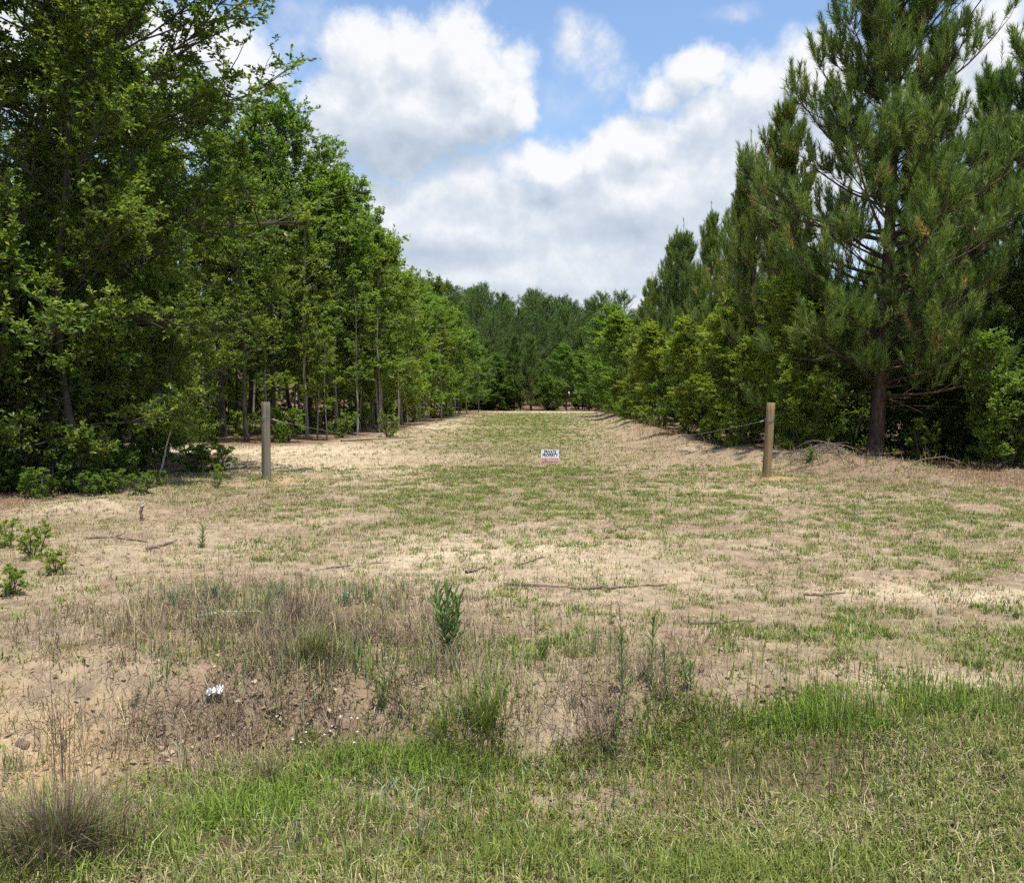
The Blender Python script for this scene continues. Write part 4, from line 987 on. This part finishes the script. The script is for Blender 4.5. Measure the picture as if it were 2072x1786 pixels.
# straws: thin crumbs lying flat
B_ = Blades()
x, y = wedge(r, 210000, 3.4, 28, 1.1, 0.72); gr_, sa_, br_, fo_, px, py = fields(x, y)
k = r.random(len(x)) < (0.22 + 0.5 * br_ + 0.25 * gr_) * (1 - 0.5 * sa_); x, y = x[k], y[k]; N = len(x)
B_.add(*blades(np.stack([x, y, height(x, y) + 0.006], 1), r.uniform(0.04, 0.16, N), r.uniform(0.002, 0.0045, N) * np.clip(y / 9, 1, 2.5), r.uniform(1.3, 1.62, N), r.uniform(0, 6.28, N), palette(r, N, STRAW + BROWNS, [2, 3, 3, 3, 3, 2])))
o = B_.build('straw_litter', M_DRY); tag(o, 'bits of straw and twig lying on the sand', 'straw', kind='stuff')

# ------------------------------------------------------------------ sticks, stones and single plants
def ground_path(pl, lift=0.0):
    out = []
    for q in pl:
        p = at(q[0], q[1]); out.append((p.x, p.y, hz(p.x, p.y) + lift + (q[2] if len(q) > 2 else 0)))
    return np.array(out)
def smooth_path(Q, n=14, wob=0.008, seed=0):
    rs = np.random.default_rng(seed); s = np.linspace(0, len(Q) - 1, n); i = np.clip(s.astype(int), 0, len(Q) - 2); u = (s - i)[:, None]
    return Q[i] * (1 - u) + Q[i + 1] * u + rs.normal(0, wob, (n, 3)) * np.array([1, 1, 0.4])
def stick(name, pl, rad, m, label, cat='stick', side=(), seed=1, wob=0.010, group='sticks lying on the ground'):
    G = Geo(); Q = smooth_path(ground_path(pl, rad * 0.7), 16, wob, seed)
    G.add(*tubes(Q[None], np.linspace(rad, rad * 0.45, 16)[None], 7))
    for sp in side:
        q = smooth_path(ground_path(sp, rad * 0.5), 8, wob * 0.6, seed + 3); G.add(*tubes(q[None], np.linspace(rad * 0.55, rad * 0.2, 8)[None], 5))
    return tag(link(name, mesh(name, G.verts(), G.faces(), m)), label, cat, group)
stick('fallen_stick', [(1020, 1184), (1180, 1191), (1250, 1188), (1348, 1180)], 0.015, M_STICK, 'long dark stick lying across the middle of the sandy field', seed=2)
stick('fallen_stick', [(1392, 1259), (1450, 1255), (1530, 1252)], 0.012, M_STICK, 'dark stick beside the green patch right of the long stick', seed=3)
stick('fallen_stick', [(1540, 1388), (1580, 1377), (1640, 1388)], 0.008, M_STICK, 'pale forked twig on the sand above the tall bright grass', side=[[(1560, 1382), (1600, 1395), (1630, 1402)]], seed=4)
stick('fallen_stick', [(945, 1158), (985, 1148)], 0.016, M_STICK, 'short dark stick left above the end of the long stick', seed=5)
stick('fallen_stick', [(1625, 1204), (1660, 1203), (1705, 1199)], 0.012, M_STICK, 'brown stick on the bare sand at the right', seed=6)
stick('fallen_stick', [(175, 1092), (230, 1089), (300, 1099)], 0.018, M_STICK, 'dark branch lying on the sand at the left, longer of two', side=[[(230, 1089), (255, 1080)]], seed=7)
stick('fallen_stick', [(300, 1110), (330, 1102), (358, 1095)], 0.022, M_STICK, 'thick short branch lying just right of the longer left one', seed=8)
stick('fallen_stick', [(640, 1150), (700, 1142), (790, 1134)], 0.009, M_STICK, 'thin stick lying flat behind the tufts of grey green blades', seed=9)
stick('fallen_stick', [(1050, 1142), (1100, 1130)], 0.010, M_STICK, 'small thin twig above the long stick', seed=10)
stick('bleached_branch', [(395, 1254, .02), (450, 1250, .05), (520, 1249, .04), (545, 1252, .0)], 0.010, M_BLEACH, 'bleached white branch lying in the dead weeds', 'branch', side=[[(505, 1249, .04), (510, 1225, .05)], [(430, 1252, .04), (400, 1243, .03)]], seed=11)
stick('fallen_stick', [(690, 893), (760, 889), (840, 886)], 0.035, M_STICK, 'dark fallen branch at the foot of the left wood', seed=12)
# bent stub of a dead branch standing in the sand
Q = np.array([at_y(293, 1056, at(293, 1058).y), at_y(286, 1048, at(293, 1058).y), at_y(285, 1033, at(293, 1058).y), at_y(289, 1022, at(293, 1058).y)]); Q[0, 2] -= 0.05
G = Geo(); G.add(*tubes(smooth_path(Q, 12, 0.004, 4)[None], np.linspace(0.026, 0.017, 12)[None], 8))
st_o = tag(link('branch_stub', mesh('branch_stub', G.verts(), G.faces(), M_STICK)), 'bent dead branch stub sticking up from the sand on the left', 'stub')
Yq = at(293, 1058).y
Q = np.array([at_y(289, 1024, Yq), at_y(287, 1017, Yq), at_y(294, 1013, Yq)])
link('bare_tip', mesh('bare_tip', *tubes(smooth_path(Q, 6, 0.002, 5)[None], np.linspace(0.019, 0.008, 6)[None], 7), M_BLEACH), st_o)

# bent pale sapling by the left track
Ys = at(322, 965).y
def sap(pl): return np.array([at_y(a, b, Ys) + Vector((0, c, 0)) for a, b, c in pl])
b0 = sap([(322, 968, 0)])[0]
G = Geo()
main = smooth_path(sap([(322, 972, 0), (330, 930, 0), (340, 890, 0), (352, 848, 0), (345, 820, 0), (333, 800, .05), (322, 796, .1), (305, 802, .15)]), 26, 0.006, 8)
G.add(*tubes(main[None], np.linspace(0.021, 0.009, 26)[None], 7))
subs = [sap([(352, 848, 0), (365, 855, -.1), (385, 865, -.2), (400, 880, -.2)]), sap([(340, 815, 0), (330, 830, .1), (310, 840, .2)]), sap([(322, 798, .1), (300, 815, .2), (275, 835, .2)]), sap([(352, 848, 0), (362, 840, .1), (380, 858, .2), (392, 872, .3)]), sap([(333, 802, 0), (318, 815, -.2), (290, 822, -.2)])]
SP = np.stack([smooth_path(q, 8, 0.008, 9 + i) for i, q in enumerate(subs)])
G.add(*tubes(SP, np.broadcast_to(np.linspace(0.008, 0.003, 8), SP.shape[:2]).copy(), 5))
rs = np.random.default_rng(90); s4 = rs.uniform(0.2, 1.05, (len(SP), 85)); q, tg = sample_path(SP, s4)
q = q + rs.normal(0, 0.075, q.shape); ax = norm(tg * 0.5 + rs.normal(0, 0.6, tg.shape) + np.array([0, 0, -0.5])).reshape(-1, 3); N = len(ax); L = rs.uniform(0.07, 0.13, N)
LV, LF = leaves(rs, q.reshape(-1, 3), ax, norm(rs.normal(0, .6, ax.shape) + np.array([0, -.3, .8])), L, L * 0.42)
sp_o = empty('bent_sapling', (b0[0], b0[1], 0)); tag(sp_o, 'bent pale stemmed sapling with drooping leaves beside the sandy track', 'sapling')
off = np.array([b0[0], b0[1], 0])
link('stem', mesh('sapling_stem', G.verts() - off, G.faces(), M_BLEACH), sp_o)
link('foliage', mesh('sapling_foliage', LV - off, LF, M_GUM, {'tint': ('FLOAT', 'FACE', np.repeat(np.clip(rs.normal(.55, .2, N), 0, .95), 2))}), sp_o)

# low bushes
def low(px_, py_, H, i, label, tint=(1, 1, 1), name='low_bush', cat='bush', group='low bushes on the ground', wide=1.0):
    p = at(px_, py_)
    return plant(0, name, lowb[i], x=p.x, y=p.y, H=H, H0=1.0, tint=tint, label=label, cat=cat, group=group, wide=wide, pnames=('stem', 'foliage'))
low(395, 955, 0.55, 0, 'yellow green low bush by the track, left of the grey post', wide=1.6)
low(450, 952, 0.60, 0, 'yellow green low bush nearest the grey post', wide=1.4)
low(440, 988, 0.42, 2, 'small upright yellow green sprig in front of the grey post', (1.1, 1.1, .9), wide=0.6)
low(325, 985, 0.30, 0, 'small bush at the foot of the bent pale sapling')
low(222, 1000, 0.35, 2, 'pale leaved low bush at the edge of the left shade')
low(15, 1105, 0.34, 0, 'bright green leafy bush cut by the left frame edge', (1.25, 1.2, 1))
low(55, 1128, 0.34, 1, 'dark green leafy plant next to the frame edge bush', (1.2, 1.2, 1))
low(112, 1162, 0.22, 2, 'small round yellow green bush on bare sand at the left', (1.2, 1.15, .9), wide=1.3)
low(28, 1206, 0.24, 0, 'small green bush at the left frame edge below the others', wide=1.2)
low(795, 885, 0.95, 1, 'dark low bush at the corner where the side track joins', wide=0.9)
low(680, 885, 0.8, 1, 'low green bush behind the cable near the grey post', (.85, .9, .9), wide=1.2)
low(1480, 925, 0.8, 0, 'low bright bush left of the tan post', wide=1.4)
low(1610, 930, 0.9, 2, 'low green bush right behind the tan post', wide=1.2)
low(1640, 955, 0.35, 0, 'tiny leafy sprig right of the tan post', wide=0.7)
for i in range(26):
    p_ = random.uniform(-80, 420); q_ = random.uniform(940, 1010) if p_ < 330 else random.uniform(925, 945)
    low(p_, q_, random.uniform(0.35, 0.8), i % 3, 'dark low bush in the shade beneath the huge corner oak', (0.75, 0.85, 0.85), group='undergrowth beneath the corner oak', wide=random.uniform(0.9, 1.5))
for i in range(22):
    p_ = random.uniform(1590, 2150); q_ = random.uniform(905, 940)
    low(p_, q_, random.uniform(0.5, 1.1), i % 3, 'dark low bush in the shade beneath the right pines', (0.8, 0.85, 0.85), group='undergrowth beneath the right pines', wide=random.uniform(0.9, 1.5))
for i in range(40):
    y = random.uniform(29, 70); x = float(edge_left(y)) - random.uniform(0.0, 1.0) - abs(random.gauss(0, 4))
    plant(0, 'low_bush', lowb[i % 3], x=x, y=y, H=random.uniform(0.5, 1.3), H0=1, tint=jit(.12), label='low bush among the trunks at the foot of the left wood', cat='bush', group='undergrowth of the left wood', wide=1.2, pnames=('stem', 'foliage'))
for i in range(26):
    y = random.uniform(23, 80); x = float(edge_right(y)) + random.uniform(0.2, 1.8)
    plant(0, 'low_bush', lowb[i % 3], x=x, y=y, H=random.uniform(0.6, 1.6), H0=1, tint=jit(.12), label='low bush along the weedy foot of the right wood', cat='bush', group='undergrowth of the right wood', wide=1.2, pnames=('stem', 'foliage'))

# leafy upright weeds
def leafy_weed(seed, H, stems=3, ll=0.10, n=46, sp=0.12):
    rs = np.random.default_rng(seed); st = np.stack([rs.normal(0, .025, stems), rs.normal(0, .02, stems), np.full(stems, -.01)], 1)
    d = norm(np.stack([rs.normal(0, sp, stems), rs.normal(0, sp, stems), np.ones(stems)], 1)); Hs = H * rs.uniform(.7, 1, stems); Hs[0] = H
    P = curve_paths(rs, st, d, Hs, 8, .1, .03)
    tv, tf = tubes(P, np.broadcast_to(np.linspace(.0045, .002, 8), P.shape[:2]).copy(), 5)
    s = np.broadcast_to(np.linspace(.06, 1, n), (stems, n)); q, tg = sample_path(P, s); a = (np.arange(n) * 2.4)[None] + rs.uniform(0, 6, (stems, 1))
    e = 0.75 + 0.55 * s + rs.normal(0, .15, s.shape)
    ax = np.stack([np.cos(a) * np.cos(e), np.sin(a) * np.cos(e), np.sin(e)], -1).reshape(-1, 3); N = len(ax)
    L = ll * rs.uniform(.7, 1.2, N) * (0.8 + .2 * s.ravel()); sdv = norm(np.cross(ax, np.array([0, 0, 1.0])))
    V, F = leaves(rs, q.reshape(-1, 3), ax, np.cross(sdv, ax), L, L * .17)
    return mesh('weed_stem', tv, tf, M_WEEDSTEM), mesh('weed_foliage', V, F, M_WEED, {'tint': ('FLOAT', 'FACE', np.repeat(np.clip(rs.normal(.4, .2, N), 0, .9), 2))})
M_WEED = leaf_mat('weed_leaf', [(0.0, (0.09, 0.16, 0.06)), (0.5, (0.15, 0.23, 0.08)), (1.0, (0.26, 0.33, 0.12))], 0.35)
M_WEEDSTEM = plain_mat('weed_stem', (0.14, 0.16, 0.07), 0.7)
weedA = leafy_weed(401, 0.42, 5, 0.12, 30, 0.24); weedB = leafy_weed(402, 0.40, 1, .075, 40); weedC = leafy_weed(403, 0.16, 2, .06, 18)
def weed(kd, px_, py_, H, H0, label, zoff=0):
    p = at_ground(px_, py_); return plant(0, 'leafy_weed', kd, x=p.x, y=p.y, H=H, H0=H0, label=label, cat='weed', group='upright leafy weeds', pnames=('stem', 'foliage'))
weed(weedA, 912, 1325, 0.42, 0.42, 'bushy dark green narrow leaved weed, tallest on the bank')
weed(weedB, 1252, 1395, 0.36, 0.40, 'single stemmed leafy weed above the dark brown tangle')
weed(weedB, 1325, 1400, 0.40, 0.40, 'slim yellowish weed right of the dark brown tangle')
weed(weedB, 1345, 1405, 0.32, 0.40, 'slim low weed beside the yellowish one right of the tangle')
weed(weedC, 402, 1108, 0.24, 0.16, 'little grey green weed on the sand at the left')
weed(weedC, 775, 1395, 0.17, 0.16, 'small leafy weed below the dead grass on the bank')
weed(weedC, 1395, 1385, 0.17, 0.16, 'small green weed on sand right of the slim weeds')
weed(weedA, 1100, 1335, 0.14, 0.42, 'low spreading green weed on top of the bank')
weed(weedB, 1255, 1475, 0.30, 0.40, 'dark leafy weed at the foot of the bank by the tangle')

# tussocks and stalks
def tussock(name, px_, py_, n, hh, ww, sp, lean, cols, wts, label, cat, seed, group=None, m=None, zoff=0.0):
    global r
    rs = np.random.default_rng(seed); p = at_ground(px_, py_); z0 = hz(p.x, p.y)
    a = rs.uniform(0, 6.28, n); rad = np.abs(rs.normal(0, sp, n))
    x = np.cos(a) * rad; y = np.sin(a) * rad
    z = height(p.x + x, p.y + y) - z0
    B2 = Blades(); B2.add(*blades(np.stack([x, y, z - .005], 1), rs.uniform(*hh, n), rs.uniform(*ww, n), np.abs(rs.normal(lean, lean * .45, n)), a + rs.normal(0, .7, n), palette(rs, n, cols, wts)))
    o = B2.build(name, m or M_BLADE); o.location = (p.x, p.y, z0)
    return tag(o, label, cat, group)
tussock('grass_tussock', 120, 1745, 1900, (.12, .40), (.002, .005), .18, .6, BROWNS + GREENS, [4, 3, 4, 1.5, 1, 1.5], 'big dark brown grass tussock at the lower left', 'tussock', 501, 'grass tussocks', zoff=-0.2)
tussock('grass_tussock', 545, 1590, 130, (.10, .26), (.002, .004), .05, .4, BROWNS + STRAW[:1], [3, 3, 2, 1], 'dead brown tussock in the green grass below the white scrap', 'tussock', 502, 'grass tussocks', zoff=-0.2)
tussock('grass_tussock', 1215, 1455, 420, (.08, .24), (.0016, .003), .12, .8, BROWNS + [(.09, .06, .05)], [4, 3, 3, 4], 'dark dead tangle of weeds at the eroded bank', 'tussock', 503, 'grass tussocks', M_DRY, zoff=-.1)
tussock('grass_tussock', 985, 1450, 600, (.12, .30), (.0025, .005), .16, .6, GREENS, [3, 3, 3], 'arching green tussock on the bank below the bushy weed', 'tussock', 504, 'grass tussocks', zoff=-.05)
tussock('grass_tussock', 890, 1500, 300, (.10, .24), (.0025, .005), .13, .6, GREENS, [3, 3, 4], 'smaller green tussock left of the arching one on the bank', 'tussock', 505, 'grass tussocks', zoff=-.1)
tussock('grass_tussock', 640, 1340, 520, (.10, .30), (.0025, .005), .13, .4, GREENS + BROWNS, [3, 3, 3, 2, 2, 1], 'green and brown tussock below the sheaf of brown stalks', 'tussock', 506, 'grass tussocks')
tussock('grass_tussock', 546, 974, 90, (.06, .18), (.003, .006), .11, .5, GREENS + STRAW[:2], [3, 2, 3, 2, 2], 'small tuft of grass at the foot of the weathered grey post', 'tussock', 508, 'grass tussocks')
tussock('grass_tussock', 1540, 969, 80, (.05, .16), (.003, .006), .11, .5, STRAW + BROWNS[:1], [3, 2, 3, 2], 'small dry tuft at the foot of the tan post', 'tussock', 509, 'grass tussocks')
for i, (a, b, lb) in enumerate([(352, 1222, 'leftmost clump of broad grey green blades'), (435, 1212, 'clump of grey green blades left of the brown stalks'), (560, 1215, 'clump of grey green blades right beside the brown stalks'), (700, 1225, 'clump of grey green blades right of the brown stalks')]):
    tussock('blade_clump', a, b, 42, (.10, .22), (.006, .012), .06, .5, BLUE, [3, 3, 1], lb, 'grass clump', 510 + i, 'clumps of grey green blades')
tussock('brown_stalks', 600, 1290, 55, (.25, .50), (.0028, .0042), .06, .12, [(.14, .085, .06), (.20, .13, .09)], [2, 1], 'sheaf of tall dead brown stalks on the bank', 'stalks', 520, 'dead stalks', M_DRY)
tussock('brown_stalks', 135, 1600, 14, (.45, .95), (.003, .0045), .14, .12, [(.12, .08, .06), (.17, .12, .09)], [2, 1], 'very tall thin dead stalks rising from the big brown tussock', 'stalks', 521, 'dead stalks', M_DRY, zoff=-0.15)
tussock('brown_stalks', 467, 1235, 1, (.72, .73), (.004, .0045), .005, .02, [(.13, .085, .06)], [1], 'single thin dead stalk standing tall left of the grey green clumps', 'stalk', 522, 'dead stalks', M_DRY)
tussock('brown_stalks', 1330, 1400, 40, (.15, .38), (.002, .003), .09, .2, STRAW[1:] + BROWNS[:2], [2, 2, 2, 2], 'loose pale dead stalks right of the dark tangle', 'stalks', 523, 'dead stalks', M_DRY)

rs = np.random.default_rng(590); p = at_ground(670, 1430); z0 = hz(p.x, p.y); n = 16
st = np.stack([rs.normal(0, .10, n), rs.normal(0, .14, n), np.zeros(n)], 1); hh_ = rs.uniform(.06, .16, n)
P_ = curve_paths(rs, st, norm(np.stack([rs.normal(0, .2, n), rs.normal(0, .2, n), np.ones(n)], 1)), hh_, 5, 0, .06)
fw = empty('flowering_weed', (p.x, p.y, z0)); tag(fw, 'little weed with tiny white flower heads on the bank', 'weed')
link('stem', mesh('flower_stem', *tubes(P_, np.full((n, 5), .0015), 4), M_WEEDSTEM), fw)
G = Geo()
for e_ in P_[:, -1]:
    m_ = 7; a_ = np.arange(m_) * 2 * np.pi / m_
    V_ = np.concatenate([[e_ + [0, 0, .004]], e_ + np.stack([np.cos(a_) * .008, np.sin(a_) * .008, np.zeros(m_)], 1), [e_ - [0, 0, .003]]])
    G.add(V_, np.array([(0, 1 + i_, 1 + (i_ + 1) % m_) for i_ in range(m_)] + [(m_ + 1, 1 + (i_ + 1) % m_, 1 + i_) for i_ in range(m_)]))
link('flower_heads', mesh('flower_heads', G.verts(), G.faces(), M_PETAL), fw)
# scrap of paper, stone, tiny white flowers
rs = np.random.default_rng(600); u_, v_ = np.meshgrid(np.linspace(-1, 1, 9), np.linspace(-1, 1, 9), indexing='ij')
V = np.stack([u_.ravel() * .040 + rs.normal(0, .008, 81), v_.ravel() * .030 + rs.normal(0, .008, 81), np.abs(rs.normal(.018, .016, 81)) + .02 * (1 - u_.ravel() ** 2)], 1)
idx = np.arange(81).reshape(9, 9); q = np.stack([idx[:-1, :-1], idx[1:, :-1], idx[1:, 1:], idx[:-1, 1:]], -1).reshape(-1, 4)
p = at_ground(436, 1384); so_ = link('paper_scrap', mesh('paper_scrap', V, q, M_PAPER, flat=True)); so_.location = (p.x, p.y, hz(p.x, p.y) + 0.01)
md = so_.modifiers.new('thick', 'SOLIDIFY'); md.thickness = 0.001
tag(so_, 'crumpled white paper scrap lying among dead leaves', 'litter')
import bmesh
def stone(px_, py_, s, label, seed):
    bm = bmesh.new(); bmesh.ops.create_icosphere(bm, subdivisions=3, radius=1)
    rs = np.random.default_rng(seed); off = rs.normal(0, .2, 3)
    for v in bm.verts:
        n_ = 1 + .35 * math.sin(v.co.x * 2.3 + off[0] * 9) * math.cos(v.co.y * 2.7 + off[1] * 9) + rs.normal(0, .02)
        v.co = Vector((v.co.x * s[0], v.co.y * s[1], v.co.z * s[2])) * n_
    me = bpy.data.meshes.new('stone'); bm.to_mesh(me); bm.free(); me.materials.append(M_DARKROCK)
    p = at_ground(px_, py_); o = link('stone', me); o.location = (p.x, p.y, hz(p.x, p.y) + s[2] * .4); o.rotation_euler = (0, 0, rs.uniform(0, 6))
    return tag(o, label, 'stone')
stone(45, 1425, (.05, .035, .025), 'brown stone lying on the orange sand at the left', 610)

# brush heap by the tan post and loose dead branches under the pines
rs = np.random.default_rng(620); n = 75
a = rs.uniform(0, 6.28, n); st = np.stack([rs.normal(0, .35, n), rs.normal(0, .25, n), rs.uniform(0.0, .07, n)], 1)
e = rs.normal(.1, .2, n); P_ = curve_paths(rs, st, np.stack([np.cos(a) * np.cos(e), np.sin(a) * np.cos(e), np.sin(e)], 1), rs.uniform(.3, 1.1, n), 6, -.3, .09)
P_[:, :, 2] = np.maximum(P_[:, :, 2], 0.01)
gzz = height(P_[:, :, 0] + PIL.x, P_[:, :, 1] + PIL.y) - hz(PIL.x, PIL.y); P_[:, :, 2] += gzz
bo = link('brush_heap', mesh('brush_heap', *tubes(P_, np.broadcast_to(np.linspace(.009, .003, 6), P_.shape[:2]).copy(), 4), M_STICK)); bo.location = (PIL.x, PIL.y, hz(PIL.x, PIL.y))
tag(bo, 'low heap of brown brushwood on the ground right of the tan post', 'brushwood')
def dead_branch(px_, py_, seed, L, label, m=M_PALEBARK):
    rs = np.random.default_rng(seed); p = at(px_, py_); G = Geo()
    a = rs.uniform(0, 6.28); e = .6
    P1 = curve_paths(rs, np.array([[0, 0, 0.0]]), np.array([[math.cos(a) * math.cos(e), math.sin(a) * math.cos(e) * .4, math.sin(e)]]), np.array([L]), 9, -1.1, .07)
    G.add(*tubes(P1, np.linspace(.016, .005, 9)[None], 6)); s = rs.uniform(.2, .95, (1, 9)); q, tg = sample_path(P1, s)
    P2 = curve_paths(rs, q[0], norm(tg[0] + rs.normal(0, .7, (9, 3))), rs.uniform(.2, .6, 9) * L * .5, 6, -.2, .1); G.add(*tubes(P2, np.broadcast_to(np.linspace(.007, .002, 6), P2.shape[:2]).copy(), 4))
    o = link('dead_branch', mesh('dead_branch', G.verts(), G.faces(), m)); o.location = (p.x, p.y, hz(p.x, p.y)); return tag(o, label, 'branch', 'dead branches leaning in the shade')
dead_branch(1590, 930, 631, 1.2, 'pale arched dead branch right of the tan post')
dead_branch(1475, 915, 632, 1.8, 'pale curved dead branch among the shrubs left of the tan post')
dead_branch(1730, 950, 633, 0.9, 'thin dead branch leaning at the foot of the tallest pine', M_STICK)
dead_branch(1850, 965, 634, 0.8, 'thin dead branch lying right of the tallest pine', M_STICK)
dead_branch(445, 880, 635, 4.0, 'tall grey dead branch before the stout dark trunk on the left')
dead_branch(720, 880, 636, 2.5, 'arched dead branch at the foot of the left wood')
